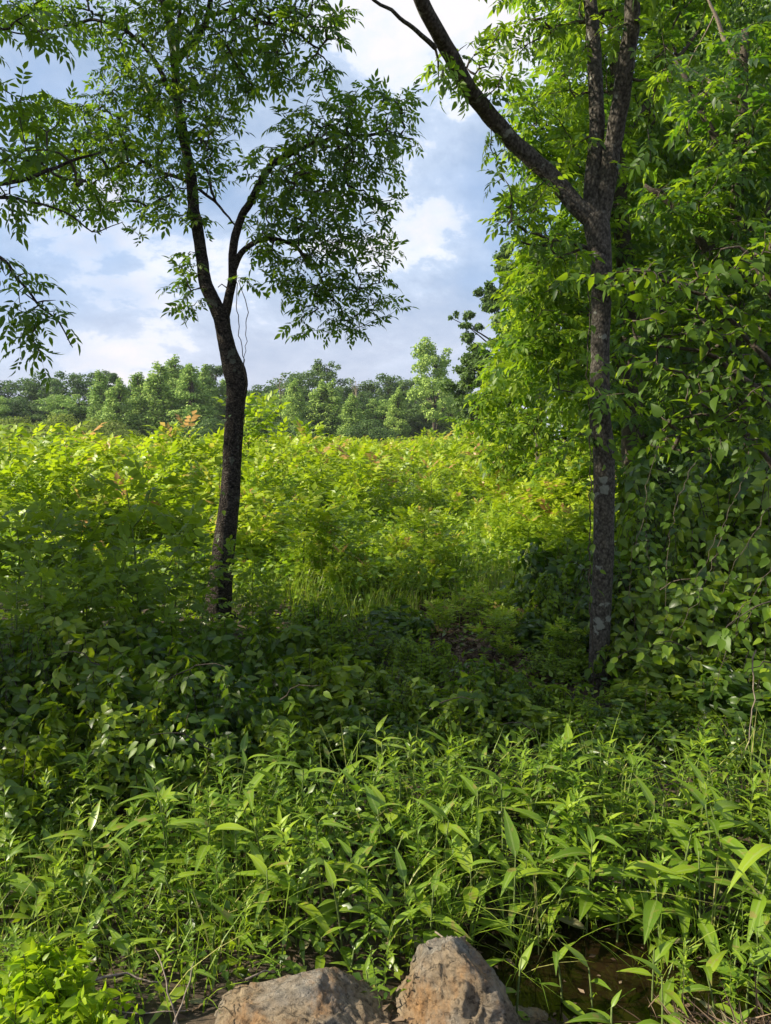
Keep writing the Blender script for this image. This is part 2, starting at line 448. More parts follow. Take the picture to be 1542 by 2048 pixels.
def frame_mat(p, d, nr, s_):
    d = d / np.linalg.norm(d); x = np.cross(d, nr); x /= np.linalg.norm(x); z = np.cross(x, d)
    return Matrix(((x[0] * s_, d[0] * s_, z[0] * s_, p[0]), (x[1] * s_, d[1] * s_, z[1] * s_, p[1]), (x[2] * s_, d[2] * s_, z[2] * s_, p[2]), (0, 0, 0, 1)))
def leafing(root, tpls, pos, d, nr, mat, sc=(.8, 1.2), n_parts=280, name='leaf', seed=0, var=None):
    """the leaves that show largest become parts, the rest one foliage part"""
    r = np.random.default_rng(seed); n = len(pos)
    s_ = r.uniform(sc[0], sc[1], n); k = r.integers(0, len(tpls), n)
    u, v = px(pos); dist = np.linalg.norm(pos - EYE, axis=1)
    inside = (u > 10) & (u < 1532) & (v > 10) & (v < 2030) & (pos[:, 1] > .3)
    score = np.where(inside, s_ / dist, 0)
    order = np.argsort(-score); parts = order[:n_parts] if n_parts else order[:0]
    parts = parts[score[parts] > 0]
    mask = np.ones(n, bool); mask[parts] = False
    b = Buf(); vv = r.random(n) if var is None else var
    for j, t in enumerate(tpls):
        q = mask & (k == j); b.put(t, pos[q], d[q], nr[q], s_[q], vv[q])
    if b.n:
        o = link('foliage', b.mesh('foliage', mat), root, kind='stuff')
        o.location = -root.location
    ms = [tpl_mesh(name, t, mat) for t in tpls]
    T0 = Matrix.Translation(-root.location)
    for i in parts:
        o = bpy.data.objects.new(name, ms[k[i]]); C.objects.link(o); o.parent = root
        o.matrix_local = T0 @ frame_mat(pos[i], d[i], nr[i], s_[i])
def sub(root, name, buf, mat, kind=None, smooth=True):
    o = link(name, buf.mesh(name, mat, smooth), root, kind=kind); o.location = -root.location
    return o
WARP = None                     # bends the limbs of a tree out of one plane: (fork u, fork v, amount, phase)
def warp(u, v):
    if WARP is None: return 0.0
    uf, vf, A, ph = WARP
    return A * (math.sin((u - uf) / 150 + ph) - math.sin(ph)) * min(max((vf - v) / 220, 0), 1.3)
def PL(lst, Y):
    """list of (u, v, width px[, Y]) -> points and radii"""
    pts, rad = [], []
    for e in lst:
        y = (e[3] if len(e) > 3 else Y) + warp(e[0], e[1])
        p = P(e[0], e[1], y); pts.append(p); rad.append(e[2] / 2 / F * np.linalg.norm(p - EYE))
    return np.array(pts), np.array(rad)

# ------------------------------------------------------------------ the ground
def ground():
    xs = np.concatenate([-np.geomspace(900, 8, 26), np.linspace(-7.8, 7.8, 157), np.geomspace(8, 900, 26)])
    ys = np.concatenate([np.linspace(-900, -12, 8), np.linspace(-10, .8, 12), np.linspace(.9, 9, 120), np.geomspace(9.2, 1500, 40)])
    X, Y = np.meshgrid(xs, ys)
    Z = gz(X, Y)
    for i in range(X.shape[0]):
        for j in range(X.shape[1]):
            if abs(X[i, j]) < 8 and 1 < Y[i, j] < 9:
                Z[i, j] += .03 * mnoise.noise(Vector((X[i, j] * 4, Y[i, j] * 4, 0))) + .02 * mnoise.noise(Vector((X[i, j] * 11, Y[i, j] * 11, 3)))
    h, w = X.shape
    idx = np.arange(h * w).reshape(h, w)
    Q = np.stack([idx[:-1, :-1], idx[:-1, 1:], idx[1:, 1:], idx[1:, :-1]], -1).reshape(-1, 4)
    m, n, l = new_mat('soil')
    out = n.new('ShaderNodeOutputMaterial'); pb = n.new('ShaderNodeBsdfPrincipled')
    g = n.new('ShaderNodeNewGeometry'); sx = n.new('ShaderNodeSeparateXYZ'); l.new(g.outputs['Position'], sx.inputs[0])
    a = n.new('ShaderNodeTexNoise'); a.inputs['Scale'].default_value = 14; a.inputs['Detail'].default_value = 9; a.inputs['Roughness'].default_value = .7; l.new(g.outputs['Position'], a.inputs['Vector'])
    soil = ramp(n, l, a.outputs['Fac'], [(.3, (.014, .009, .005)), (.5, (.042, .028, .016)), (.7, (.12, .082, .048))])
    moss = ramp(n, l, a.outputs['Fac'], [(.3, (.03, .06, .012)), (.7, (.10, .15, .03))])
    f = ramp(n, l, sx.outputs['Y'], [(0, (0, 0, 0)), (1, (1, 1, 1))])
    mr = n.new('ShaderNodeMapRange'); l.new(sx.outputs['Y'], mr.inputs['Value']); mr.inputs['From Min'].default_value = 7; mr.inputs['From Max'].default_value = 10
    x = n.new('ShaderNodeMix'); x.data_type = 'RGBA'; l.new(mr.outputs[0], x.inputs[0]); l.new(soil, x.inputs[6]); l.new(moss, x.inputs[7])
    l.new(x.outputs[2], pb.inputs['Base Color'])
    wet = n.new('ShaderNodeMapRange'); l.new(sx.outputs['Z'], wet.inputs['Value']); wet.inputs['From Min'].default_value = -.28; wet.inputs['From Max'].default_value = -.12
    wet.inputs['To Min'].default_value = .25; wet.inputs['To Max'].default_value = .9; l.new(wet.outputs[0], pb.inputs['Roughness'])
    bp = n.new('ShaderNodeBump'); bp.inputs['Strength'].default_value = .7; bp.inputs['Distance'].default_value = .02; l.new(a.outputs['Fac'], bp.inputs['Height']); l.new(bp.outputs[0], pb.inputs['Normal'])
    l.new(pb.outputs[0], out.inputs['Surface'])
    link('ground', make_mesh('ground', np.stack([X, Y, Z], -1).reshape(-1, 3), Q, m, smooth=True), kind='structure')
    # muddy water standing in the ditch
    xs = np.linspace(-.2, 3.2, 30); ys = np.linspace(1.9, 3.0, 14); X, Y = np.meshgrid(xs, ys)
    idx = np.arange(X.size).reshape(X.shape)
    Q = np.stack([idx[:-1, :-1], idx[:-1, 1:], idx[1:, 1:], idx[1:, :-1]], -1).reshape(-1, 4)
    m, n, l = new_mat('muddy_water')
    out = n.new('ShaderNodeOutputMaterial'); pb = n.new('ShaderNodeBsdfPrincipled')
    g = n.new('ShaderNodeNewGeometry'); a = n.new('ShaderNodeTexNoise'); a.inputs['Scale'].default_value = 5; a.inputs['Detail'].default_value = 5; l.new(g.outputs['Position'], a.inputs['Vector'])
    l.new(ramp(n, l, a.outputs['Fac'], [(.35, (.004, .0025, .0012)), (.7, (.016, .0095, .004))]), pb.inputs['Base Color'])
    pb.inputs['Roughness'].default_value = .06
    a2 = n.new('ShaderNodeTexNoise'); a2.inputs['Scale'].default_value = 30; l.new(g.outputs['Position'], a2.inputs['Vector'])
    bp = n.new('ShaderNodeBump'); bp.inputs['Strength'].default_value = .06; bp.inputs['Distance'].default_value = .01; l.new(a2.outputs['Fac'], bp.inputs['Height']); l.new(bp.outputs[0], pb.inputs['Normal'])
    l.new(pb.outputs[0], out.inputs['Surface'])
    link('water', make_mesh('water', np.stack([X, Y, np.full(X.shape, -.275)], -1).reshape(-1, 3), Q, m), kind='structure')
ground()

# ------------------------------------------------------------------ trees far behind the field
def lobe_crown(b, lobes, n, size, seed, flat=.75):
    r = np.random.default_rng(seed)
    vol = np.array([l_[3] * l_[4] for l_ in lobes]); vol = vol / vol.sum()
    lf = leaf_tpl(1, .72, (), .35, .1)
    for (x, y, z, rx, rz), w in zip(lobes, vol):
        m = max(8, int(n * w))
        d = nrm(r.normal(size=(m, 3))); rr = .55 + .5 * r.random((m, 1)) ** .7
        # ragged surface of the lobe
        wav = 1 + .22 * np.sin(d[:, :1] * 7 + x * 3) * np.sin(d[:, 1:2] * 6 + z * 2) + .12 * np.sin(d[:, 2:] * 11 + y)
        p = np.array([x, y, z]) + d * rr * wav * np.array([rx, rx, rz])
        nn = d + r.normal(size=(m, 3)) * .7 + np.array([0, 0, .5])
        dd = np.cross(nn, r.normal(size=(m, 3))) + np.array([0, 0, -.3])
        b.put(lf, p, dd, nn, size * r.uniform(.6, 1.35, m))
def far_tree_meshes(kind, seed):
    r = np.random.default_rng(seed); lobes = []
    H = 1.0
    if kind == 'column':
        z = .10
        while z < .97:
            t = (z - .08) / .9; w = .135 * min(1, .45 + t * 2.2) * max(0, 1 - t ** 2.2) ** .8 + .012
            for _ in range(3):
                a = r.uniform(0, 6.28); lobes.append((math.cos(a) * w * .7, math.sin(a) * w * .7, z + r.uniform(-.03, .03), w * r.uniform(.35, .65) + .008, r.uniform(.035, .06)))
            z += .045
        n, size = 9000, .021
    elif kind == 'round':
        for _ in range(70):
            d = r.normal(size=3); d /= np.linalg.norm(d); q = r.random() ** .4
            lobes.append((d[0] * .25 * q, d[1] * .25 * q, .60 + d[2] * .34 * q, r.uniform(.035, .09), r.uniform(.03, .06)))
        for _ in range(8):
            a = r.uniform(0, 6.28); lobes.append((math.cos(a) * .18, math.sin(a) * .18, r.uniform(.12, .35), .11, .09))
        n, size = 11000, .022
    elif kind == 'airy':
        for _ in range(34):
            z = r.uniform(.32, .97); w = .20 * math.sin((z - .25) / .78 * math.pi) ** .6 + .02; a = r.uniform(0, 6.28); q = r.random() ** .5
            lobes.append((math.cos(a) * w * q, math.sin(a) * w * q, z, r.uniform(.035, .075), r.uniform(.03, .06)))
        n, size = 7000, .020
    else:   # low round scrub
        for _ in range(16):
            a = r.uniform(0, 6.28); q = r.random() ** .5
            lobes.append((math.cos(a) * .45 * q, math.sin(a) * .45 * q, r.uniform(.2, .82) * (1 - .35 * q), r.uniform(.16, .26), r.uniform(.14, .2)))
        n, size = 7000, .042
    b = Buf(); lobe_crown(b, lobes, n, size, seed)
    t = Buf()
    top = max(l_[2] for l_ in lobes)
    tube(t, *resample([(0, 0, -.02), (.01, 0, .3), (-.01, .01, .6), (0, 0, top - .02)], [.018, .014, .009, .002], .1), 6)
    for l_ in lobes[::2]:
        z0 = max(.08, l_[2] - .18); tube(t, *resample([(0, 0, z0), (l_[0] * .5, l_[1] * .5, (z0 + l_[2]) / 2 + .01), (l_[0], l_[1], l_[2])], [.007, .004, .001], .08), 4)
    return b, t
FAR = {}
for kind, mats in (('column', ('far_pale',)), ('round', ('far_dark', 'far_pale')), ('airy', ('far_pale', 'far_dark')), ('scrub', ('far_olive', 'far_dark'))):
    for s_ in range(3):
        b, t = far_tree_meshes(kind, 40 + s_ + len(kind) * 5)
        for mt in mats:
            FAR.setdefault((kind, mt), []).append((b.mesh('crown', M[mt]), t.mesh('trunk', M['twig'], True)))
far_list = []
def far_tree(name, kind, mt, u, vtop, Y, width=1.0, cat='tree', look='', k=None):
    p = P(u, 870, Y); z0 = float(gz(p[0], Y)); h = (P(u, vtop, Y)[2] - z0) * 1.13
    cm, tm = FAR[(kind, mt)][rng.integers(0, 3) if k is None else k]
    o = thing(name, None, cat, (p[0], Y, z0), 'trees standing behind the field')
    o.rotation_euler = (0, 0, rng.uniform(0, 6.28)); o.scale = (h * width, h * width, h)
    link('trunk', tm, o); link('crown', cm, o)
    far_list.append((o, look, u))
    return o
r = np.random.default_rng(5)
back = [(-40, 745), (20, 762), (75, 752), (150, 748), (215, 757), (262, 768), (318, 752), (372, 742), (430, 752), (500, 775), (545, 770), (598, 745), (655, 740), (705, 765), (775, 752), (812, 758), (850, 770), (905, 752)]
for i, (u, v) in enumerate(back):
    far_tree('round_tree', 'round' if i % 4 else 'airy', 'far_dark', u, v, 100 + r.uniform(-4, 6), 1.35 if i % 4 else 1.1, look='dark green broad-crowned tree at the back of the treeline')
for i, (u, v) in enumerate([(205, 760), (240, 775), (280, 760), (322, 745), (352, 733), (385, 745), (415, 752), (455, 770), (590, 775), (642, 778), (665, 775), (705, 800), (795, 790)]):
    far_tree('poplar_tree', 'column', 'far_pale', u, v, 84 + r.uniform(-4, 4), 1.35 + .3 * (i % 2), look='pale green narrow upright tree')
for i, (u, v) in enumerate([(-20, 790), (35, 800), (95, 800), (130, 790), (175, 810), (515, 800), (555, 790), (620, 800), (740, 790), (765, 800), (830, 800), (850, 810), (900, 800), (940, 790)]):
    far_tree('round_tree', 'round', 'far_dark' if i % 3 else 'far_pale', u, v, 90 + r.uniform(-3, 3), 1.5, look='lower bushy green tree in the treeline')
far_tree('cottonwood_tree', 'airy', 'far_pale', 870, 706, 82, 1.2, look='tall feathery pale tree', k=1)
for i, (u, v) in enumerate([(10, 838), (45, 832), (85, 842), (120, 825), (150, 845), (190, 835), (230, 842), (430, 835), (740, 840), (560, 840), (610, 842)]):
    far_tree('scrub_bush', 'scrub', 'far_olive' if i < 7 else 'far_dark', u, v, 72 + r.uniform(-3, 3), 1.3, 'bush', 'low round yellowish bush at the foot of the treeline' if i < 7 else 'low dark bush at the foot of the treeline')
for u, v, w in ((712, 762, 3), (560, 757, 2)):       # bare snags
    p = P(u, 872, 88); t = Buf(); h = P(u, v, 88)[2]
    o = thing('dead_tree', None, 'tree', (p[0], 88, 0), 'trees standing behind the field')
    tube(t, *resample([(0, 0, 0), (.15, 0, h * .5), (0, 0, h)], [.16, .1, .02], .8), 5); link('trunk', t.mesh('trunk', M['dead']), o)
    for i in range(7):
        t = Buf(); z = h * r.uniform(.55, .92); a = r.uniform(-1, 1)
        tube(t, *resample([(.05, 0, z), (a * .6, .2, z + .6), (a * 1.1, .3, z + 1.5)], [.05, .03, .008], .4), 4); link('branch', t.mesh('branch', M['dead']), o)
    far_list.append((o, 'bare dead snag poking above the treeline', u))

# two big oaks where the wall of trees meets the treeline
def oak(name, loc_u, Y, vtop, clumps, seed, label, mat='oak', size=.16, n=16000, trunk_w=.3):
    base = P(loc_u, 870, Y); base[2] = float(gz(base[0], Y))
    root = thing(name, label, 'tree', base)
    r = np.random.default_rng(seed)
    lobes = []
    for (u, v, ru, rv) in clumps:
        c = P(u, v, Y); k = Y / F
        for _ in range(max(3, int(ru * rv / 260))):
            d = nrm(r.normal(size=3)) * r.random() ** .4
            lobes.append((c[0] + d[0] * ru * k, c[1] + d[1] * (ru + rv) / 2 * k, c[2] + d[2] * rv * k, r.uniform(.35, .6) * math.sqrt(ru * rv) * k * .7, r.uniform(.22, .4) * math.sqrt(ru * rv) * k * .7))
    b = Buf(); lobe_crown(b, lobes, n, size, seed)
    sub(root, 'crown', b, M[mat], 'stuff', False)
    t = Buf(); top = P(clumps[0][0], vtop + 60, Y)
    q, s_ = resample([base, base + (top - base) * .4 + [.3, 0, 0], top], [trunk_w, trunk_w * .6, .04], .6)
    tube(t, q, s_, 8); sub(root, 'trunk', t, M['twig'])
    for l_ in lobes[::3]:
        t = Buf(); e = np.array(l_[:3]); j = int(np.argmin(np.abs(q[:, 2] - (e[2] - 1.5 * trunk_w * 4))))
        tube(t, *resample([q[j], (q[j] + e) / 2 + [0, 0, .15], e], [s_[j] * .45, s_[j] * .25, .015], .5), 5); sub(root, 'branch', t, M['twig'])
    return root
oak('oak_tree', 1010, 42, 490, [(1020, 530, 45, 40), (985, 575, 30, 25), (1060, 560, 60, 60), (940, 640, 40, 22), (1000, 640, 60, 40), (1060, 660, 60, 60), (975, 690, 50, 30), (960, 740, 55, 40), (1020, 760, 70, 60), (935, 710, 35, 45), (925, 770, 40, 45), (930, 825, 45, 35), (1000, 620, 45, 45), (975, 600, 30, 30), (915, 632, 20, 12), (1000, 830, 70, 45)], 3,
    'tall dark blue-green oak beyond the bright trees, its side limb reaching over the field', n=70000, size=.17, trunk_w=.4)
oak('oak_tree', 1420, 15, -40, [(1400, 60, 110, 80), (1300, 20, 80, 50), (1480, 140, 90, 90), (1380, 190, 100, 70), (1500, 260, 70, 60), (1420, -60, 160, 60), (1300, -40, 120, 50), (1230, -60, 120, 60)], 4,
    'tall dark-leaved tree with bare dead branches behind the bright green trees', n=15000, size=.15, trunk_w=.22)

def woods_tree(u, Y, H, seed, label, w=.26):
    p = P(u, 870, Y); r = np.random.default_rng(seed); root = thing('woodland_tree', label, 'tree', (p[0], Y, float(gz(p[0], Y))), 'trees filling the woodland on the right')
    lobes = []
    for _ in range(46):
        d = nrm(r.normal(size=3)) * r.random() ** .4
        lobes.append((d[0] * H * w, d[1] * H * w * .7, H * .54 + d[2] * H * .44, H * r.uniform(.06, .10), H * r.uniform(.045, .075)))
    b = Buf(); lobe_crown(b, lobes, 17000, .13 * Y / 14, seed); link('crown', b.mesh('crown', M['oak'] if seed % 2 else M['crown']), root, kind='stuff')
    t = Buf(); tube(t, *resample([(0, 0, -.05), (.1, 0, H * .4), (0, 0, H * .85)], [.16, .11, .02], .5), 8); link('trunk', t.mesh('trunk', M['twig'], True), root)
for i, (u, Y, H) in enumerate(((1240, 15, 7.5), (1370, 12.5, 8.0), (1490, 11, 8.5), (1560, 14, 10.5), (1300, 19, 11.5), (1620, 9.5, 8.0))):
    woods_tree(u, Y, H, 70 + i, ['woodland tree showing behind the grey trunk below its fork', 'woodland tree behind the drooping leafy vines', 'woodland tree behind the heart-shaped leaves at mid height', 'tall woodland tree at the upper right corner, behind the dead branches', 'tallest woodland tree, behind the right limb of the three-forked trunk', 'dark woodland tree on the very right edge behind the large leaves'][i])

# ------------------------------------------------------------------ leaf templates
lf5 = leaf_tpl(.088, .036, ((.28, .9), (.62, .74)), .22, .2)
lf_k = leaf_tpl(.095, .042, ((.38, 1),), .25, .2)
lf_kite = leaf_tpl(.10, .042, (), .25, .2)
CT = [compound_tpl(3, .16, lf5, 56, .2, s_, .28) for s_ in range(4)] + [compound_tpl(2, .12, lf5, 56, .2, 9, .3)]
CTm = [compound_tpl(3, .17, lf_k, 55, .22, s_ + 20, .4) for s_ in range(3)]
CTk = [compound_tpl(3, .19, lf_kite, 58, .22, s_ + 30, .4) for s_ in range(3)]
heart = leaf_tpl(.105, .070, ((.07, .6), (.28, 1.0), (.60, .75), (.85, .3)), .3, .35)
heart2 = leaf_tpl(.095, .060, ((.10, .6), (.35, 1.0), (.65, .7), (.86, .3)), .15, .6, .01)
ovate = leaf_tpl(.085, .045, ((.22, .85), (.5, .95), (.8, .45)), .2, .2)
ovate_s = leaf_tpl(.06, .034, ((.4, 1.0),), .25, .25)

# ------------------------------------------------------------------ trees on the right, lit wall
def wall_tree(name, Y, trunk, limbs, clumps, dens, label, mat, tpls, seed, n_parts=0, per=.07, sc=(.85, 1.3), step=.2, droop=.12, twk=1.0, bark='twig', minlen=.5):
    tp, tr = PL(trunk, Y); base = tp[0].copy(); base[2] = float(gz(base[0], base[1])) - .03; tp[0] = base
    root = thing(name, label, 'tree', base)
    LL = [(tp, tr)] + [PL(l_, Y) for l_ in limbs]
    tips = clump_tips(clumps, dens, seed)
    PP, par, rad, paths, Ls, nb = grow(LL, tips, seed, step)
    for i, (q, s_) in enumerate(Ls):
        b = Buf(); tube(b, q, s_, 10, .06, seed); sub(root, 'trunk' if i == 0 else 'limb', b, M[bark])
    b = Buf(); wood(b, PP, par, rad, paths, nb, k=twk); sub(root, 'twigs', b, M['twig'], 'stuff')
    pos, d, nr = leaves_on(paths, PP, rad, per, .8, .02, droop, seed, minlen=minlen)
    leafing(root, tpls, pos, d, nr, M[mat], sc, n_parts, seed=seed)
    print(name, 'tips', len(tips), 'leaves', len(pos))
    return root
def bare_branch(lst, Y, label):
    pts, rad = PL(lst, Y); q, s_ = crook(*resample(pts, rad, .08)); root = thing('dead_branch', label, 'branch', q[0]); b = Buf(); tube(b, q, s_, 6); sub(root, 'limb', b, M['dead']); rr = np.random.default_rng(int(lst[0][0]))
    for i in range(3, len(q) - 1, 3):
        t = Buf(); d = nrm(q[i] - q[i - 1]) * .5 + rr.normal(size=3) * .6; tube(t, *crook(*resample([q[i], q[i] + d * .25, q[i] + d * .6 + [0, 0, .05]], [s_[i] * .6, s_[i] * .35, .002], .08)), 4); sub(root, 'twig', t, M['dead'])
for lst, lab in (([(1470, 120, 8), (1440, 60, 6), (1420, 10, 4), (1405, -30, 2)], 'bare pale dead branch near the top right corner, upright'),
                 ([(1510, 230, 8), (1470, 200, 6), (1440, 180, 4), (1415, 165, 2)], 'bare pale dead branch below the corner, pointing left'),
                 ([(1520, 215, 7), (1480, 205, 5), (1455, 175, 4), (1440, 150, 2)], 'bare pale dead branch crossing the left-pointing one'),
                 ([(1525, 330, 6), (1480, 235, 4), (1460, 205, 2)], 'thin bare dead twig beneath the crossing branches')):
    bare_branch(lst, 8.2, lab)
wall_tree('ash_tree', 9.5, [(1270, 1010, 46), (1262, 700, 36), (1240, 400, 26), (1230, 100, 18), (1225, -150, 8)],
          [[(1260, 760, 16), (1180, 640, 12), (1090, 560, 6)], [(1245, 450, 14), (1150, 330, 10), (1060, 250, 5)], [(1262, 700, 16), (1350, 560, 10), (1440, 480, 5)], [(1235, 300, 12), (1330, 150, 8), (1400, 60, 4)]],
          [(1090, 210, 9, 90, 70), (1050, 290, 9, 60, 60), (1150, 100, 9.5, 90, 80), (1130, 330, 9.2, 90, 80), (1060, 420, 9.2, 60, 60), (1100, 520, 9.0, 90, 80), (1055, 600, 9, 60, 60), (1120, 660, 9, 100, 80),
           (1290, 120, 10, 110, 90), (1300, 300, 10, 110, 100), (1310, 500, 10, 100, 100), (1200, 230, 9.6, 90, 90), (1200, 430, 9.6, 90, 90), (1210, 600, 9.6, 90, 100), (1180, -20, 9.6, 160, 60), (1350, -40, 10, 120, 70), (1060, 720, 9, 80, 60), (1170, 780, 9.2, 90, 60),
           (1400, 300, 10, 80, 80), (1430, 420, 10, 80, 70)], .0105,
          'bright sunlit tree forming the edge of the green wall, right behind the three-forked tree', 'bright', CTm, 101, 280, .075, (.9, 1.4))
wall_tree('ash_tree', 13, [(1180, 960, 34), (1170, 800, 28), (1140, 650, 20), (1120, 520, 10)],
          [[(1165, 780, 14), (1080, 680, 8), (1010, 640, 4)], [(1150, 700, 12), (1230, 600, 8), (1290, 540, 4)]],
          [(1040, 650, 12.5, 50, 35), (1000, 690, 12.5, 40, 12), (988, 742, 12.4, 45, 12), (968, 795, 12.3, 48, 13), (950, 842, 12.1, 50, 14), (1085, 590, 13, 70, 60), (1050, 725, 12.5, 80, 40), (1030, 790, 12.3, 75, 40), (1120, 720, 12.5, 90, 70), (1075, 860, 12, 90, 50), (1160, 830, 12, 80, 60), (1130, 490, 13, 65, 70), (1200, 620, 13, 80, 90), (1010, 860, 12.5, 50, 30), (1025, 915, 12, 80, 35), (1150, 920, 11.3, 80, 50), (1100, 980, 11, 80, 40), (1180, 1000, 10.8, 60, 50)], .014,
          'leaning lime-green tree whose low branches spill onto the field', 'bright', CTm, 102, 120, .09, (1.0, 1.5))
wall_tree('maple_tree', 19, [(1085, 930, 24), (1080, 800, 20), (1060, 680, 12), (1050, 600, 6)], [[(1078, 780, 10), (1020, 720, 5)]],
          [(1060, 650, 18, 50, 50), (1025, 710, 18, 45, 30), (1070, 740, 18, 60, 60), (1005, 775, 17.5, 40, 30), (1025, 840, 17.5, 60, 35), (980, 850, 18, 35, 20), (1090, 560, 19, 50, 50)], .02,
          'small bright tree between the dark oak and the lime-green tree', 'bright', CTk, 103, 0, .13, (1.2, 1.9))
wall_tree('elm_tree', 7.5, [(1490, 1180, 46), (1480, 900, 38), (1470, 600, 30), (1480, 300, 20), (1490, 60, 10)],
          [[(1478, 860, 16), (1390, 700, 12), (1320, 620, 6)], [(1470, 600, 16), (1380, 450, 12), (1290, 370, 6)], [(1478, 360, 14), (1400, 220, 10), (1350, 120, 5)], [(1475, 500, 14), (1560, 380, 8)], [(1485, 950, 12), (1400, 880, 8), (1310, 850, 4)]],
          [(1390, 200, 7.5, 80, 70, .8, .7), (1480, 330, 7.3, 90, 90), (1360, 420, 7.4, 90, 70), (1500, 500, 7.2, 90, 90), (1400, 580, 7.3, 100, 80), (1310, 680, 7.2, 80, 70), (1430, 740, 7.2, 110, 80), (1530, 680, 7.2, 80, 90), (1330, 850, 7, 90, 70), (1460, 900, 7, 110, 80), (1300, 960, 6.8, 80, 60), (1420, 1030, 6.8, 110, 70), (1530, 1000, 6.8, 70, 80), (1510, 120, 7.5, 60, 80), (1530, 250, 7.3, 50, 80)], .0095,
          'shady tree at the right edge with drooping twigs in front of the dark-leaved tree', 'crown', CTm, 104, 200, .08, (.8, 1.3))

# ------------------------------------------------------------------ the hedgerow trees
# forked tree on the left
LT = 6.7
trunk_l = [(428, 1262, 66), (437, 1200, 50), (447, 1100, 43), (459, 1000, 38), (465, 900, 36), (470, 820, 36), (474, 770, 40), (468, 742, 44), (456, 700, 33), (447, 660, 29), (443, 632, 32)]
limbs_l = [
    [(443, 640, 28), (425, 595, 26), (408, 550, 23), (399, 480, 21), (387, 400, 20), (376, 330, 18), (362, 250, 16), (355, 180, 14), (350, 115, 13), (336, 45, 11), (322, -10, 10), (312, -120, 7), (305, -260, 3)],
    [(447, 645, 20), (456, 600, 17), (463, 560, 16), (466, 520, 15), (475, 460, 15), (496, 405, 13), (524, 355, 13), (560, 318, 9), (620, 294, 7), (690, 272, 6), (760, 268, 5), (830, 280, 3)],
    [(468, 538, 12), (484, 505, 11), (510, 487, 10), (548, 480, 8), (583, 490, 7), (612, 520, 6), (640, 545, 5), (655, 585, 4), (680, 620, 2.5)],
    [(352, 122, 13), (372, 100, 12), (392, 82, 11), (415, 30, 9), (425, -40, 7), (440, -140, 4)],
    [(358, 215, 11), (335, 175, 9), (318, 140, 8), (292, 98, 7), (255, 62, 6), (205, 42, 5), (150, 45, 4), (80, 62, 3), (20, 60, 2)],
    [(374, 362, 7), (340, 348, 6), (300, 330, 5), (262, 298, 4), (230, 250, 3)],
    [(398, 378, 6), (430, 405, 5), (452, 428, 4), (472, 448, 3)],
    [(468, 585, 3), (452, 575, 2.5), (443, 568, 2), (436, 574, 1.5)],
    [(353, 95, 8), (356, 50, 6), (362, 0, 5), (380, -100, 3)],
    [(420, 30, 7), (480, 25, 6), (560, 60, 5), (640, 100, 3)],
]
clumps_l = [
    (90, 20, 6.6, 120, 45), (230, 50, 6.6, 110, 60), (360, 50, 6.5, 110, 70), (480, 60, 6.6, 100, 70), (590, 30, 6.6, 100, 40), (660, 50, 6.7, 60, 50, .6, .6), (540, 130, 6.6, 80, 60), (640, 170, 6.7, 70, 60, .5, .45),
    (250, 180, 6.7, 100, 80), (340, 170, 6.4, 90, 80), (130, 240, 6.8, 110, 50), (330, 270, 6.4, 120, 80), (450, 200, 6.6, 70, 90), (220, 300, 6.7, 130, 70), (110, 340, 6.9, 110, 60), (260, 380, 6.6, 110, 60), (160, 420, 6.8, 80, 30, .5, .8), (330, 400, 6.5, 60, 50), (420, 340, 6.6, 50, 60, .4, .7),
    (700, 230, 6.6, 110, 60), (790, 215, 6.6, 50, 60), (800, 280, 6.6, 50, 30, .5, .8), (620, 270, 6.6, 90, 60), (560, 340, 6.5, 80, 70), (660, 360, 6.6, 100, 80), (740, 330, 6.6, 70, 60), (755, 410, 6.6, 50, 40), (620, 440, 6.5, 110, 60), (530, 430, 6.6, 50, 60, .5, .7),
    (560, 520, 6.6, 60, 45), (660, 500, 6.5, 90, 60), (750, 490, 6.6, 50, 50, .5, .8), (620, 580, 6.6, 60, 50), (710, 570, 6.6, 80, 60), (760, 610, 6.6, 40, 40, .4, .8), (650, 650, 6.6, 70, 28), (705, 655, 6.6, 40, 25), (500, 560, 6.6, 25, 30, .3, .5),
    (375, 520, 6.6, 30, 40), (360, 585, 6.6, 32, 30), (390, 615, 6.6, 35, 22), (270, 475, 6.6, 22, 14), (405, 450, 6.7, 20, 40, .3, .6),
    (320, -80, 6.7, 260, 60), (330, -200, 6.7, 200, 70), (560, -60, 6.6, 140, 50)]
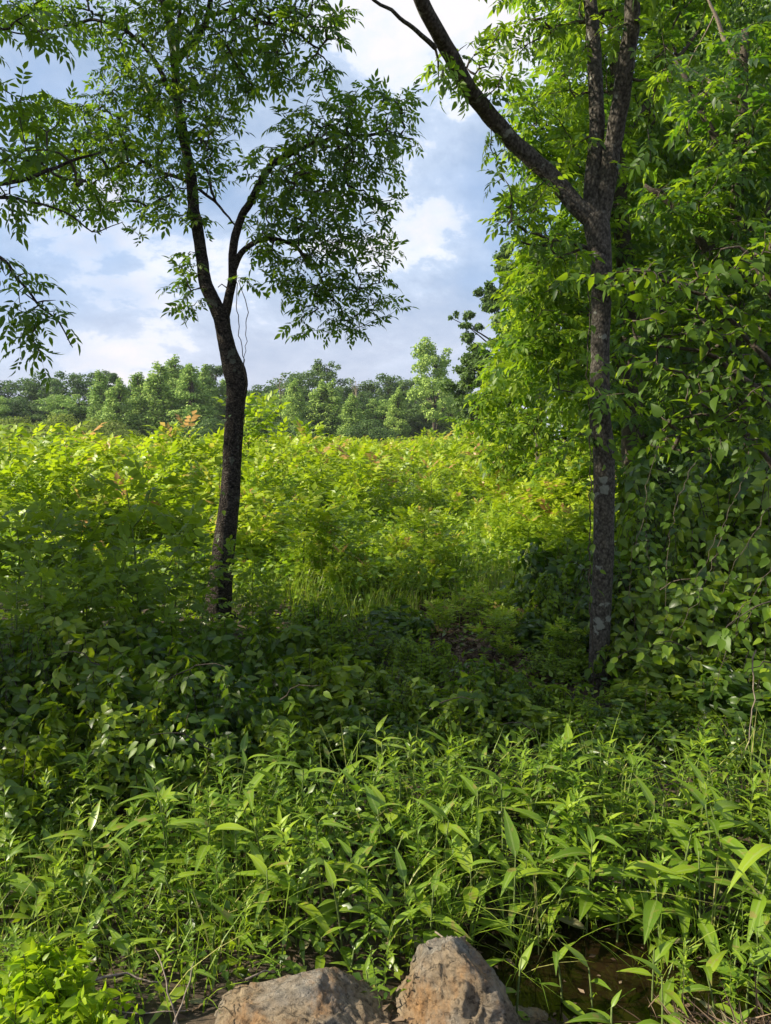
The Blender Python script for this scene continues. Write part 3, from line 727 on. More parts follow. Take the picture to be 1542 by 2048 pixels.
def big_tree(name, label, Y, trunk, limbs, clumps, dens, mat, bark, tpls, seed, sc, n_parts=290, per=.06, step=.1, droop=.3, rough=.07, start=0.0, base_sink=.05, minlen=.35):
    tp, tr = PL(trunk, Y)
    base = tp[0].copy(); base[2] = float(gz(base[0], base[1])) - base_sink
    if tp[0][2] > base[2] + .05:
        tp = np.vstack([[base], tp]); tr = np.concatenate([[tr[0] * 1.15], tr])
    root = thing(name, label, 'tree', base)
    LL = [(tp, tr)] + [PL(l_, Y) for l_ in limbs]
    # limbs lean a little towards or away from the viewer
    r = np.random.default_rng(seed)
    tips = clump_tips(clumps, dens, seed)
    PP, par, rad, paths, Ls, nb = grow(LL, tips, seed, step)
    for i, (pts, rd) in enumerate(LL):
        q, s_ = resample(pts, rd, .025) if i == 0 else crook(*resample(pts, rd, .04))
        b = Buf(); sd = 40 if i == 0 else (24 if s_[0] > .04 else 10)
        tube(b, q, s_, sd, rough if s_[0] > .025 else rough * .5, seed); sub(root, 'trunk' if i == 0 else 'limb', b, M[bark])
    b = Buf(); wood(b, PP, par, rad, paths, nb); sub(root, 'twigs', b, M['twig'], 'stuff')
    pos, d, nr = leaves_on(paths, PP, rad, per, .8, .012, droop, seed, minlen=minlen)
    leafing(root, tpls, pos, d, nr, M[mat], sc, n_parts, seed=seed)
    print(name, 'tips', len(tips), 'leaves', len(pos))
    return root
WARP = (445, 635, -.5, .4)
forked = big_tree('forked_tree', 'leaning dark-barked tree that forks in two above a swollen bend, standing in the hedgerow', LT, trunk_l, limbs_l, clumps_l, .0078, 'crown', 'bark_dark', CT, 7, (.55, .92), per=.05, droop=.15)

# three-forked tree on the right
RT = 4.7
trunk_r = [(1206, 1420, 52), (1200, 1380, 46), (1199, 1300, 42), (1203, 1200, 42), (1207, 1100, 42), (1208, 1000, 44), (1207, 900, 44), (1200, 830, 42), (1200, 700, 38), (1203, 600, 39), (1202, 520, 42), (1195, 460, 50), (1190, 430, 50)]
limbs_r = [
    [(1188, 440, 40), (1160, 418, 36), (1138, 395, 34), (1085, 338, 33), (1010, 270, 32), (960, 210, 32), (918, 150, 31), (885, 85, 29), (852, 20, 27), (832, -30, 26), (790, -140, 20), (750, -300, 8)],
    [(1186, 440, 38), (1184, 380, 34), (1190, 300, 30), (1194, 220, 28), (1190, 120, 26), (1181, 40, 24), (1172, -40, 22), (1160, -250, 8)],
    [(1200, 440, 40), (1212, 370, 38), (1228, 280, 34), (1240, 200, 33), (1252, 110, 31), (1263, 50, 28), (1270, -30, 26), (1290, -250, 10)],
    [(870, 95, 10), (835, 62, 8), (800, 35, 7), (765, 12, 6), (735, -12, 5)],
    [(1185, 500, 10), (1140, 488, 7), (1090, 490, 5), (1040, 470, 3)],
    [(1220, 560, 8), (1280, 540, 6), (1340, 560, 4)],
]
clumps_r = [
    (905, 150, 4.6, 70, 45), (960, 110, 4.6, 50, 40, .3, .6), (1000, 90, 4.7, 60, 80, .4, .6), (1060, 60, 4.7, 70, 60), (990, 150, 4.7, 40, 40, .3, .6), (985, 300, 4.6, 40, 30), (1000, 350, 4.6, 45, 30), (1050, 390, 4.6, 60, 40), (1010, 430, 4.5, 40, 25), (1080, 460, 4.5, 80, 45), (1130, 520, 4.5, 70, 50),
    (1130, 60, 4.8, 80, 70, .6, .7), (1120, 190, 4.8, 70, 60, .5, .6), (1220, 60, 4.7, 60, 60, .5, .5), (1290, 120, 4.8, 70, 80, .5, .5), (1150, 300, 4.6, 60, 50, .5, .6), (1270, 300, 4.7, 60, 60, .5, .5), (1100, 350, 4.6, 50, 40, .4, .6),
    (1250, 550, 4.6, 60, 50, .4, .6), (1330, 600, 4.6, 60, 40, .4, .5), (1130, 750, 4.6, 60, 40, .4, .5), (1240, 780, 4.5, 60, 40, .4, .7), (1130, 880, 4.6, 60, 30, .3, .5),
    (1060, -60, 4.7, 160, 60), (1250, -80, 4.7, 160, 70), (880, -120, 4.7, 120, 60), (1150, -220, 4.7, 240, 70)]
WARP = (1195, 430, .6, 2.2)
trunk_r = [(a, b_, c * .9) for a, b_, c in trunk_r]; limbs_r = [[(e[0], e[1], e[2] * .88) for e in l_] for l_ in limbs_r]
tri = big_tree('three_forked_tree', 'grey lichen-patched tree whose trunk splits into three, one limb slanting up over the sky', RT, trunk_r, limbs_r, clumps_r, .0036, 'crown', 'bark_grey', CT, 8, (.5, .82), 290, .05, .1, .2, .05)

WARP = None
# neighbour left of the frame: its branches reach in from the left edge
clumps_n = [(-60, 300, 5.4, 70, 60, .6, .6), (30, 330, 5.2, 60, 50, .6, .7), (60, 400, 5.2, 60, 30, .5, .6), (20, 440, 5.2, 40, 20, .4, .5),
            (30, 560, 5, 55, 35), (60, 610, 5, 60, 40), (90, 660, 5, 50, 35), (30, 650, 5, 40, 40, .4, .7), (60, 715, 5, 35, 22), (5, 520, 5, 30, 25), (10, 200, 5.3, 40, 20, .4, .4), (40, 190, 5.6, 80, 30, .5, .6), (20, 40, 5.4, 60, 50, .5, .6), (90, 300, 5.7, 90, 50, .6, .7), (150, 370, 5.8, 80, 40, .5, .6), (190, 420, 5.8, 50, 22, .4, .6), (70, 250, 5.7, 80, 40, .5, .6), (120, 60, 5.8, 90, 40, .5, .6)]
for X, Yc, Z, rr in ((-4.6, 5.0, 3.4, 1.2), (-5.8, 4.6, 4.6, 1.5), (-4.4, 4.8, 5.2, 1.3), (-6.6, 4.8, 3.2, 1.2), (-5.2, 5.0, 6.3, 1.5), (-3.9, 4.7, 6.6, 1.2), (-6.6, 4.6, 6.2, 1.3), (-4.9, 4.5, 2.1, 1.1), (-6.2, 4.3, 1.6, 1.1)):
    u, v = px([X, Yc, Z]); k = F / Yc; clumps_n.append((u, v, Yc, rr * k, rr * .8 * k, rr * .8, .25))
ub, vb = px([-5.2, 5.0, 0.0]); u1, v1 = px([-5.1, 5.0, 2.2]); u2, v2 = px([-5.3, 5.0, 4.6]); u3, v3 = px([-5.0, 5, 7.0])
nb_tree = big_tree('overhanging_tree', 'neighbouring tree whose leafy branches reach in from the left edge and hang down', 5.0,
    [(ub, vb, 70), (u1, v1, 60), (u2, v2, 40), (u3, v3, 12)],
    [[(u1, v1, 30), (-350, 420, 22, 5.1), (-180, 400, 14, 5.2), (0, 370, 7, 5.3), (80, 345, 6, 5.3), (140, 325, 5, 5.4), (200, 302, 3, 5.4)],
     [(u1, v1, 24), (-300, 470, 16), (-100, 400, 8, 5.1), (0, 392, 6, 5.1), (60, 402, 4, 5.1), (110, 415, 3.5, 5.1), (160, 440, 3, 5.1), (195, 457, 2, 5.1), (240, 442, 1.2, 5.1)],
     [(u1, v1, 24), (-350, 500, 14), (-120, 470, 8, 5), (0, 515, 6, 5), (35, 550, 5, 5), (70, 600, 4, 5), (115, 640, 3, 5), (150, 690, 1.5, 5)],
     [(u2, v2, 24), (-500, 0, 14), (-200, 60, 8, 5.4), (20, 60, 3, 5.4)]],
    clumps_n, .0042, 'crown', 'bark_dark', CT, 9, (.7, 1.0), 290, .06, .12)
# a second and a third tree further along the hedgerow to the left, casting the shade over the ditch bank
def shade_tree(X, Yc, H, seed, label, lo=.15):
    r = np.random.default_rng(seed); root = thing('hedgerow_tree', label, 'tree', (X, Yc, float(gz(X, Yc))))
    lobes = []
    for _ in range(26):
        d = nrm(r.normal(size=3)) * r.random() ** .4
        lobes.append((d[0] * H * .30, d[1] * H * .12, H * (lo + (1 - lo) * .5) + d[2] * H * (1 - lo) * .45, H * .10, H * .075))
    b = Buf(); lobe_crown(b, lobes, 3900, .15, seed)
    link('crown', b.mesh('crown', M['crown']), root, kind='stuff')
    t = Buf(); tube(t, *resample([(0, 0, -.05), (.1, 0, H * .4), (0, 0, H * .85)], [.13, .09, .02], .4), 8); link('trunk', t.mesh('trunk', M['bark_dark'], True), root)
shade_tree(-8.2, 4.2, 8.5, 61, 'dense hedgerow tree beyond the left edge, next to the overhanging one')
shade_tree(-12.5, 4.1, 10.5, 62, 'taller hedgerow tree farther beyond the left edge', .1)

shade_tree(-8.4, 5.6, 10.5, 63, 'unseen hedgerow tree added beyond the left edge, its high crown shading the forked tree', .62)  # added out of view, crown raised so its shade falls on the forked tree

# ------------------------------------------------------------------ big heart-shaped leaves at the right
redbud = big_tree('redbud_tree', 'small tree at the right edge with large heart-shaped leaves on spreading twigs', 3.6,
    [(1640, 1480, 50), (1630, 1200, 40), (1600, 1000, 34), (1580, 800, 26), (1570, 620, 14)],
    [[(1590, 900, 16), (1500, 770, 11), (1400, 700, 8), (1310, 690, 4)], [(1580, 780, 12), (1480, 660, 9), (1380, 580, 6), (1260, 540, 3)], [(1610, 1050, 12), (1520, 900, 8), (1420, 840, 5), (1330, 850, 3)], [(1572, 640, 9), (1500, 520, 6), (1440, 500, 3)]],
    [(1180, 560, 3.5, 50, 30, .25, .6), (1290, 560, 3.5, 80, 45, .3), (1400, 560, 3.5, 80, 50, .3), (1500, 540, 3.5, 60, 60, .3), (1340, 660, 3.5, 90, 50, .3), (1450, 660, 3.5, 90, 60, .3), (1290, 740, 3.4, 60, 40, .3, .7), (1400, 780, 3.4, 90, 60, .3), (1500, 780, 3.4, 70, 80, .3), (1440, 880, 3.4, 100, 50, .3), (1350, 870, 3.5, 60, 50, .3, .7), (1540, 480, 3.5, 50, 40, .3)],
    .0075, 'broad', 'twig', [heart, heart2], 12, (.35, .82), 295, .036, .08, .35, .03, minlen=.3)

# ------------------------------------------------------------------ saplings of the field
def sapling_meshes(seed, H=1.0, n_br=9, mat='sapling', tip_red=True, lf=None, per=.10, spread=.34):
    """a young ash-like sapling one metre tall"""
    r = np.random.default_rng(seed)
    st = Buf(); stem = np.array([(0, 0, -.03), (.02, .01, .3), (-.01, .02, .65), (.01, 0, .93)]) * H
    q, s_ = resample(stem, np.array([.011, .009, .006, .002]) * H, .06)
    tube(st, q, s_, 6)
    pos, d, nr, va = [], [], [], []
    def dress(qq, k0, every, red):
        side = r.uniform(0, 6.28); L = len(qq)
        for i in range(k0, L, every):
            t = qq[min(i + 1, L - 1)] - qq[max(i - 1, 0)]; t = t / np.linalg.norm(t)
            top = i / (L - 1)
            for s2 in (0, 3.14):
                a = side + s2; side_v = np.array([math.cos(a), math.sin(a), 0])
                e = .25 + 1.0 * top ** 3
                d.append(side_v + t * e + r.normal(size=3) * .15 + np.array([0, 0, .1])); pos.append(qq[i])
                nr.append(np.array([0, 0, 1.0]) + t * .4 + r.normal(size=3) * .3 - side_v * .3 * (top > .8))
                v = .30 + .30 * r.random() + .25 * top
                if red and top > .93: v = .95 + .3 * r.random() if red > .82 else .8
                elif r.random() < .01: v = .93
                va.append(v)
            side += 1.57 + r.uniform(-.3, .3)
    dress(q, 3, 1 if tip_red else 2, r.random() if tip_red else 0)
    for i in range(n_br):
        z = r.uniform(.12, .80) * H; j = int(np.argmin(np.abs(q[:, 2] - z))); a = i * 2.4 + r.uniform(-.5, .5)
        L = spread * H * (1.15 - z / H * .75) * r.uniform(.7, 1.2)
        o = np.array([math.cos(a), math.sin(a), 0])
        pts = [q[j], q[j] + o * L * .5 + [0, 0, L * .25], q[j] + o * L * .95 + [0, 0, L * .8]]
        qq, ss = resample(pts, np.array([.005, .0035, .0015]) * H, .05); tube(st, qq, ss, 4)
        dress(qq, 2, 1 if tip_red else 2, r.random() if tip_red else 0)
    lb = Buf(); pos = np.array(pos); d = np.array(d); nr = np.array(nr)
    tp = lf; k = r.integers(0, len(tp), len(pos))
    for j, t in enumerate(tp):
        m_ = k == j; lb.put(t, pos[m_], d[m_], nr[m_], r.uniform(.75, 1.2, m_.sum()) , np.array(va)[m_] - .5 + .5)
    return lb.mesh('leaves', M[mat]), st.mesh('stem', M['stem'], True)
lfs = leaf_tpl(.085, .044, ((.4, 1.0),), .25, .2)
lfs2 = leaf_tpl(.09, .042, (), .25, .2)
SAPT = [compound_tpl(3, .17, lfs, 55, .10, s_ + 50, .15, .25) for s_ in range(3)]
SAPF = [compound_tpl(2, .13, lfs2, 55, .10, s_ + 55, .15, .2) for s_ in range(2)]
SAP = [sapling_meshes(200 + i, 1.0, 9 + i % 4, lf=SAPT) for i in range(7)]
SAPfar = [sapling_meshes(230 + i, 1.0, 7, lf=SAPF) for i in range(4)]
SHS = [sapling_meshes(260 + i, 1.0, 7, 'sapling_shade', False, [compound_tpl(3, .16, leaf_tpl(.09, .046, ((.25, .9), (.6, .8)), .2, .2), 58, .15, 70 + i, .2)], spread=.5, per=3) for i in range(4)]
sap_list = []
def put_sapling(x, y, h, variants, grp, lst, name='sapling', w=1.0, cat='sapling'):
    lm, sm = variants[rng.integers(0, len(variants))]
    o = thing(name, None, cat, (x, y, float(gz(x, y))), grp)
    o.rotation_euler = (rng.uniform(-.08, .08), rng.uniform(-.08, .08), rng.uniform(0, 6.28)); o.scale = (h * w, h * w, h)
    link('stem', sm, o); link('leaves', lm, o, kind='stuff')
    lst.append((o, x, y, h)); return o
# named spots first: those that rise above the others
for u, vt, Y, w in ((500, 800, 14, .8), (385, 845, 13, .9), (90, 855, 12, 1.0), (610, 850, 16, .9), (175, 862, 14, .9), (300, 868, 13, .9), (25, 860, 10.5, 1.0), (560, 880, 12.5, .9), (680, 882, 18, 1), (860, 862, 30, 1), (920, 858, 26, 1), (890, 875, 20, 1), (780, 890, 17, 1),
                     (235, 885, 11, 1), (430, 880, 15, .9), (330, 900, 10, 1), (130, 905, 9.5, 1), (545, 925, 10.5, .9), (60, 930, 9, 1), (650, 900, 13, 1), (730, 905, 14, 1), (830, 900, 15, 1), (480, 940, 9.6, .9), (410, 935, 10, .9), (250, 950, 8.8, .9)):
    p = P(u, vt, Y); put_sapling(p[0], Y, p[2], SAP, 'yellow-green saplings of the sunny field', sap_list, w=w)
for u, vt, Y, w in ((1090, 960, 10, 1.1), (1150, 930, 10.5, 1.1), (1060, 1010, 9, 1.0), (1130, 1010, 8.6, 1.0), (1180, 990, 9.2, 1.0), (1020, 940, 12, 1.0), (1250, 960, 9.5, 1.1), (1000, 1040, 8.8, .9)):
    p = P(u, vt, Y); put_sapling(p[0], Y, p[2], SAP, 'yellow-green saplings of the sunny field', sap_list, w=w)
n_try = 0
occ = [(o[1], o[2]) for o in sap_list]
while len(sap_list) < 262 and n_try < 9000:
    n_try += 1
    y = 7.6 + 24 * rng.random() ** 1.25; u = rng.uniform(-120, 1180 + max(0, (y - 9) * 6)); x = (u - 771) / F * y
    v = px([x, y, 0])[1]
    grassy = (x > -1.4 and x < .9 and y < 8.6 and rng.random() < .35)         # the open grassy spot right of the forked tree
    if grassy or (x > 1.0 and y < 9.5): continue
    if min((a - x) ** 2 + (b_ - y) ** 2 for a, b_ in occ) < (.30 + .018 * y) ** 2: continue
    h = rng.uniform(.5, 1.1) if rng.random() < .72 else rng.uniform(1.1, 1.6)
    if y < 12 and x > -1.8: h *= .7
    put_sapling(x, y, h, SAP, 'yellow-green saplings of the sunny field', sap_list, w=rng.uniform(.85, 1.1)); occ.append((x, y))
# what lies behind reads as one mass
def thicket():
    b = Buf(); r = np.random.default_rng(77)
    n = 2600; y = 20 + 58 * r.random(n) ** .8; x = (r.uniform(-900, 330, n)) / F * y
    keep = ~((y < 32) & (r.random(n) < .45)); x, y = x[keep], y[keep]
    k = 46
    lf = leaf_tpl(.30, .17, (), .3, .2)
    px_ = np.repeat(x, k); py_ = np.repeat(y, k); h = np.repeat(np.where(r.random(len(x)) < .2, r.uniform(1.2, 1.7, len(x)), r.uniform(.7, 1.2, len(x))), k)
    m = len(px_); t = r.random(m) ** .6
    a = r.uniform(0, 6.28, m); rad = .62 * (1.05 - t) * r.random(m) ** .5 + .05
    pos = np.stack([px_ + np.cos(a) * rad, py_ + np.sin(a) * rad, t * h], 1)
    d = np.stack([np.cos(a), np.sin(a), r.normal(size=m) * .5 + .1], 1); nr = r.normal(size=(m, 3)) * .5 + [0, 0, 1]
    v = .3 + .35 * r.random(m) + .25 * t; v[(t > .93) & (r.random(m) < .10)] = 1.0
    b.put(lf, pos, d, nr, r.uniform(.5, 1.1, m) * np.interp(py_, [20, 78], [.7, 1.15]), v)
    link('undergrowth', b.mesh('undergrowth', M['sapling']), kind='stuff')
thicket()
# saplings in the hedgerow shade, left
shs_list = []
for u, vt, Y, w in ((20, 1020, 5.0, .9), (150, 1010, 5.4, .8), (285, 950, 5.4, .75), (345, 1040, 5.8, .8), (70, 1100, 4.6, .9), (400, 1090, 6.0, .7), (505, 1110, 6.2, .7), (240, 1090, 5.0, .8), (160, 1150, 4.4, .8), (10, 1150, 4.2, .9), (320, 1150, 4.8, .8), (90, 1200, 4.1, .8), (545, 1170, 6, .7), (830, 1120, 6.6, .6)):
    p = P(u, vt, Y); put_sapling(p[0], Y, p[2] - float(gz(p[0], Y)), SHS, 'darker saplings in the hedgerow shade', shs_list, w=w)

for _ in range(24):
    x, y = rng.uniform(-1.3, 1.0), rng.uniform(6.9, 9.5)
    put_sapling(x, y, rng.uniform(.3, .6), SAP, 'yellow-green saplings of the sunny field', sap_list, w=.9)
# grass and small leaves of the field
def blades(name, x, y, h, w, mat, seed, base=None, seg=3, lean=.35, var=None, z0=None):
    r = np.random.default_rng(seed); n = len(x); z = gz(x, y) if z0 is None else z0
    a = r.uniform(0, 6.28, n); ln = lean * r.uniform(.2, 1.6, n)
    ts = np.linspace(0, 1, seg + 1)
    ox, oy = np.cos(a), np.sin(a); wx, wy = -oy * w / 2, ox * w / 2
    V, A = [], []
    for t in ts[:-1]:
        cx, cy, cz = x + ox * ln * h * t * t, y + oy * ln * h * t * t, z + h * (t - .25 * ln * t * t)
        k = 1 - t * .55
        V += [np.stack([cx - wx * k, cy - wy * k, cz], 1), np.stack([cx + wx * k, cy + wy * k, cz], 1)]
    V.append(np.stack([x + ox * ln * h, y + oy * ln * h, z + h * (1 - .25 * ln)], 1))
    m = len(V); V = np.stack(V, 1).reshape(-1, 3); T = []
    for i in range(seg - 1): T += [(2 * i, 2 * i + 1, 2 * i + 3), (2 * i, 2 * i + 3, 2 * i + 2)]
    T.append((2 * seg - 2, 2 * seg - 1, 2 * seg))
    T = (np.array(T)[None] + (np.arange(n) * m)[:, None, None]).reshape(-1, 3)
    v = r.random(n) if var is None else var
    return link(name, make_mesh(name, V, T, mat, np.repeat(v, m), np.zeros(n * m)), kind='stuff')
r = np.random.default_rng(31)
y = 6.3 + 13 * r.random(26000) ** 1.5; x = r.uniform(-950, 420, len(y)) / F * y
clear = ((x > .3) & (x < 1.5) & (y < 6.9) & (r.random(len(y)) < .93)) | ((x < -.9) & (y < 7.0))
x, y = x[~clear], y[~clear]
blades('grass', x, y, r.uniform(.12, .46, len(x)) * (1 + .55 * np.sin(x * 2.9) * np.sin(y * 2.3)) * r.uniform(.6, 1.3, len(x)), np.interp(y, [6, 19], [.007, .016]), M['grass'], 32)
# lush tufts on the near left bank
tx = r.uniform(-2.3, -.5, 90); ty = r.uniform(2.1, 3.3, 90)
x = np.repeat(tx, 16) + r.normal(size=1440) * .09; y = np.repeat(ty, 16) + r.normal(size=1440) * .09
blades('grass', x, y, r.uniform(.14, .42, len(x)), np.full(len(x), .006), M['grass'], 33, seg=4, lean=.7)
tx = r.uniform(-.7, 2.4, 45); ty = r.uniform(2.5, 3.3, 45)
x = np.repeat(tx, 26) + r.normal(size=45 * 26) * .04; y = np.repeat(ty, 26) + r.normal(size=45 * 26) * .04
blades('grass', x, y, r.uniform(.25, .55, len(x)), np.full(len(x), .006), M['grass'], 34, seg=5, lean=.8)

def scatter_leaves(name, n, xr, yr, zr, tpl, mat, seed, sc=(.6, 1.2), sel=None, up=.6, zf=None):
    r = np.random.default_rng(seed); x = r.uniform(*xr, n); y = r.uniform(*yr, n)
    if sel is not None: k = sel(x, y, r); x, y = x[k], y[k]
    n = len(x); z = gz(x, y) + (r.uniform(zr[0], zr[1], n) if zf is None else zf(x, y, r))
    d = r.normal(size=(n, 3)) * [1, 1, .35]; nr = r.normal(size=(n, 3)) * up + [0, 0, 1]
    b = Buf(); b.put(tpl, np.stack([x, y, z], 1), d, nr, r.uniform(sc[0], sc[1], n))
    return link(name, b.mesh(name, mat), kind='stuff')
small = leaf_tpl(.045, .026, ((.4, 1),), .25, .2)
scatter_leaves('ground_cover', 15000, (-2.6, 2.8), (2.1, 4.3), (0, .26), small, M['bush'], 41, zf=lambda x, y, r: (.28 + .1 * np.sin(x * 5) * np.sin(y * 4)) * np.interp(y, [3.2, 4], [1, .4]) * np.clip((y - 1.9) / .7, .25, 1) * r.random(len(x)) ** .8, sel=lambda x, y, r: ((x < .1) | (y > 2.72)) & (r.random(len(x)) < np.clip((y - 2.0) / .6, 0, 1)))  # darker bush leaf used here so the colour makes the lower layer look shaded
scatter_leaves('ground_cover', 18000, (-5.5, 3.4), (4.0, 6.9), (0, .3), ovate_s, M['bush'], 42, sel=lambda x, y, r: ~((x > .3) & (x < 1.5) & (y > 4.9) & (r.random(len(x)) < .75)), zf=lambda x, y, r: (.12 + .08 * np.sin(x * 3) * np.sin(y * 2.5)) * r.random(len(x)))
scatter_leaves('ground_cover', 52000, (-8, 6), (6.7, 14), (0, .5), small, M['stalk'], 43, (.9, 2.4), zf=lambda x, y, r: (.40 + .24 * np.sin(x * 3.3 + 1) * np.sin(y * 2.9)) * r.random(len(x)) ** .7, sel=lambda x, y, r: abs(x) < .62 * y)
scatter_leaves('leaf_litter', 9000, (.1, 1.8), (4.7, 7.2), (0, .02), leaf_tpl(.06, .035, ((.4, 1),), .3, .3), M['litter'], 44, (.6, 1.3), up=.35)
scatter_leaves('leaf_litter', 2600, (-2.0, 2.6), (1.6, 2.9), (0, .015), leaf_tpl(.045, .018, ((.4, 1),), .5, .5), M['litter'], 45, (.4, 1.1), up=.35, sel=lambda x, y, r: gz(x, y) > -.26)

# ------------------------------------------------------------------ bushes of the shady band
def bush_meshes(seed, n_tw=46, leaf=None, mat='bush', hang=.0):
    r = np.random.default_rng(seed); st = Buf(); pos, d, nr = [], [], []
    for i in range(n_tw):
        a = r.uniform(0, 6.28); e = r.uniform(.15, 1.0) ** .7; o = np.array([math.cos(a), math.sin(a), 0])
        R_ = r.uniform(.25, .52) * (1.15 - e * .5); zt = e * r.uniform(.75, 1.05)
        b0 = o * .05 * r.random(); pts = [b0, b0 + o * R_ * .45 + [0, 0, zt * .62], o * R_ + [0, 0, zt], o * R_ * 1.25 + [0, 0, zt * (.92 - hang)]]
        q, s_ = resample(pts, [.006, .004, .0025, .001], .045); tube(st, q, s_, 3)
        side = 1
        for j in range(3, len(q)):
            t = nrm(q[j] - q[j - 1]); sd = np.cross(t, [0, 0, 1]); sd /= max(np.linalg.norm(sd), .1)
            for s2 in (-1, 1):
                if r.random() < .16: continue
                pos.append(q[j]); d.append(t * .5 + sd * s2 * .8 + r.normal(size=3) * .4 - [0, 0, .45]); nr.append(np.array([0, 0, .6]) + o * .9 + r.normal(size=3) * .5)
    b = Buf(); b.put(leaf, np.array(pos), np.array(d), np.array(nr), r.uniform(.55, 1.15, len(pos)))
    return b.mesh('leaves', M[mat]), st.mesh('stem', M['twig'], True)
BUSH = [bush_meshes(300 + i, 40, leaf_tpl(.085, .05, ((.4, 1),), .2, .25) if i % 2 else leaf_tpl(.115, .062, ((.22, .9), (.6, .75)), .2, .25), hang=.15 * (i % 3)) for i in range(5)]
BUSHC = [bush_meshes(320 + i, 40, leaf_tpl(.125, .078, ((.12, .8), (.45, .85), (.75, .4)), .2, .35), 'bush', .3) for i in range(3)]
THK = [bush_meshes(340 + i, 120, leaf_tpl(.055 + .012 * i, .032 + .008 * i, ((.3, 1), (.7, .6)), .2, .3), 'sapling_shade' if i == 1 else 'bush', .25) for i in range(4)]
bush_list = []
def put_bush(x, y, h, w, var):
    lm, sm = var[rng.integers(0, len(var))]
    o = thing('leafy_bush', None, 'bush', (x, y, float(gz(x, y))), 'leafy bushes along the shady bank')
    o.rotation_euler = (0, 0, rng.uniform(0, 6.28)); o.scale = (w, w, h); link('stem', sm, o); link('leaves', lm, o, kind='stuff'); bush_list.append((o, x, y, h))
# (u of the middle, v of the top, depth, width)
for u, v, Y, w in ((30, 1270, 3.9, .8), (150, 1240, 4.2, .9), (250, 1255, 4.5, .8), (350, 1265, 4.4, .8), (455, 1275, 4.4, .7), (560, 1255, 4.9, .8), (640, 1235, 5.2, .8), (725, 1270, 5.2, .8), (795, 1225, 5.8, .7), (845, 1290, 4.8, .6),
                    (80, 1360, 3.7, .75), (195, 1350, 3.7, .7), (305, 1330, 3.7, .7), (410, 1350, 3.6, .7), (515, 1370, 3.7, .65), (610, 1340, 4.1, .65), (700, 1335, 4.2, .65), (785, 1360, 4.1, .65), (905, 1370, 3.9, .6), (985, 1350, 4.1, .6), (1065, 1390, 4.0, .6), (1130, 1400, 4.0, .55),
                    (60, 1450, 3.45, .65), (170, 1430, 3.4, .65), (270, 1420, 3.4, .65), (375, 1440, 3.4, .65), (470, 1460, 3.4, .55), (1090, 1240, 5.6, .7), (1140, 1170, 5.7, .8), (1290, 1400, 4.0, .6), (1170, 1470, 3.6, .5), (560, 1440, 3.5, .5),
                    (1110, 1110, 6.4, .9), (1310, 1300, 4.5, .8), (1400, 1340, 4.2, .8), (1500, 1350, 4.1, .8), (1125, 1310, 4.9, .6), (740, 1430, 3.7, .55), (840, 1440, 3.7, .5), (640, 1440, 3.7, .55), (100, 1550, 3.1, .5), (20, 1530, 3.0, .5), (940, 1440, 3.6, .45), (1240, 1450, 3.8, .45), (1380, 1450, 3.7, .5), (1480, 1450, 3.6, .5)):
    p = P(u, v, Y); put_bush(p[0], Y, max(.2, p[2] - float(gz(p[0], Y))) * 1.22, w * 1.0, (BUSH + BUSH + BUSHC + THK))
# tall dark thicket under the right-hand trees
for u, v, Y, w in ((1290, 1060, 5.4, 1.3), (1390, 1000, 5.6, 1.4), (1490, 980, 5.3, 1.4), (1250, 1150, 5.6, 1.2), (1350, 1160, 4.9, 1.2), (1450, 1140, 4.8, 1.2), (1540, 1150, 4.6, 1.2), (1180, 1080, 6.6, 1.4), (1560, 950, 5.8, 1.5), (1340, 940, 6.4, 1.5), (1440, 900, 6.6, 1.6)):
    p = P(u, v, Y); put_bush(p[0], Y, (p[2]) / .95, w, THK)

# ------------------------------------------------------------------ hanging vines at the right
def vine(pts, rad, label, leaf, mat, per=.07, sc=(.6, 1.1), seed=0, lf=True, grp=None, name='vine', stem='twig'):
    root = thing(name, label, 'vine', pts[-1], grp)
    b = Buf(); q, s_ = resample(pts, rad, .04); rr = np.random.default_rng(seed)
    q[1:-1] += rr.normal(size=(len(q) - 2, 3)) * .006
    tube(b, q, s_, 5); sub(root, 'stem', b, M[stem])
    if not lf: return root
    T0 = Matrix.Translation(-root.location); ms = tpl_mesh('leaf', leaf, M[mat])
    k = max(1, int(per / .04))
    for i in range(1, len(q), k):
        for s2 in (-1, 1, 1):
            if rr.random() < .42: continue
            a = rr.uniform(0, 6.28)
            d = np.array([math.cos(a) * .9, -abs(math.sin(a)) * .8, -rr.uniform(.2, .9)]); n_ = np.array([rr.normal() * .5 - .2, -.7 + rr.normal() * .3, .8])
            o = bpy.data.objects.new('leaf', ms); C.objects.link(o); o.parent = root
            o.matrix_local = T0 @ frame_mat(q[i] + d * rr.uniform(.01, .09) + rr.normal(size=3) * .015, d, n_, rr.uniform(*sc))
    return root
big_ov = leaf_tpl(.095, .055, ((.18, .8), (.42, 1), (.75, .55)), .2, .25)
vspec = [((1330, 860, 4.4), (1290, 1000, 4.2), (1310, 1180, 4.0)), ((1400, 900, 4.3), (1345, 1040, 4.0), (1330, 1240, 3.8)), ((1500, 930, 4.2), (1440, 1060, 3.9), (1380, 1180, 3.7)), ((1560, 980, 3.9), (1500, 1080, 3.7), (1440, 1190, 3.6)),
         ((1300, 1000, 4.6), (1260, 1140, 4.4), (1275, 1290, 4.3)), ((1450, 1050, 4.0), (1400, 1190, 3.8), (1330, 1290, 3.7)), ((1570, 1080, 3.6), (1520, 1170, 3.5), (1450, 1260, 3.4)), ((1520, 1200, 3.7), (1460, 1290, 3.5), (1420, 1400, 3.4))]
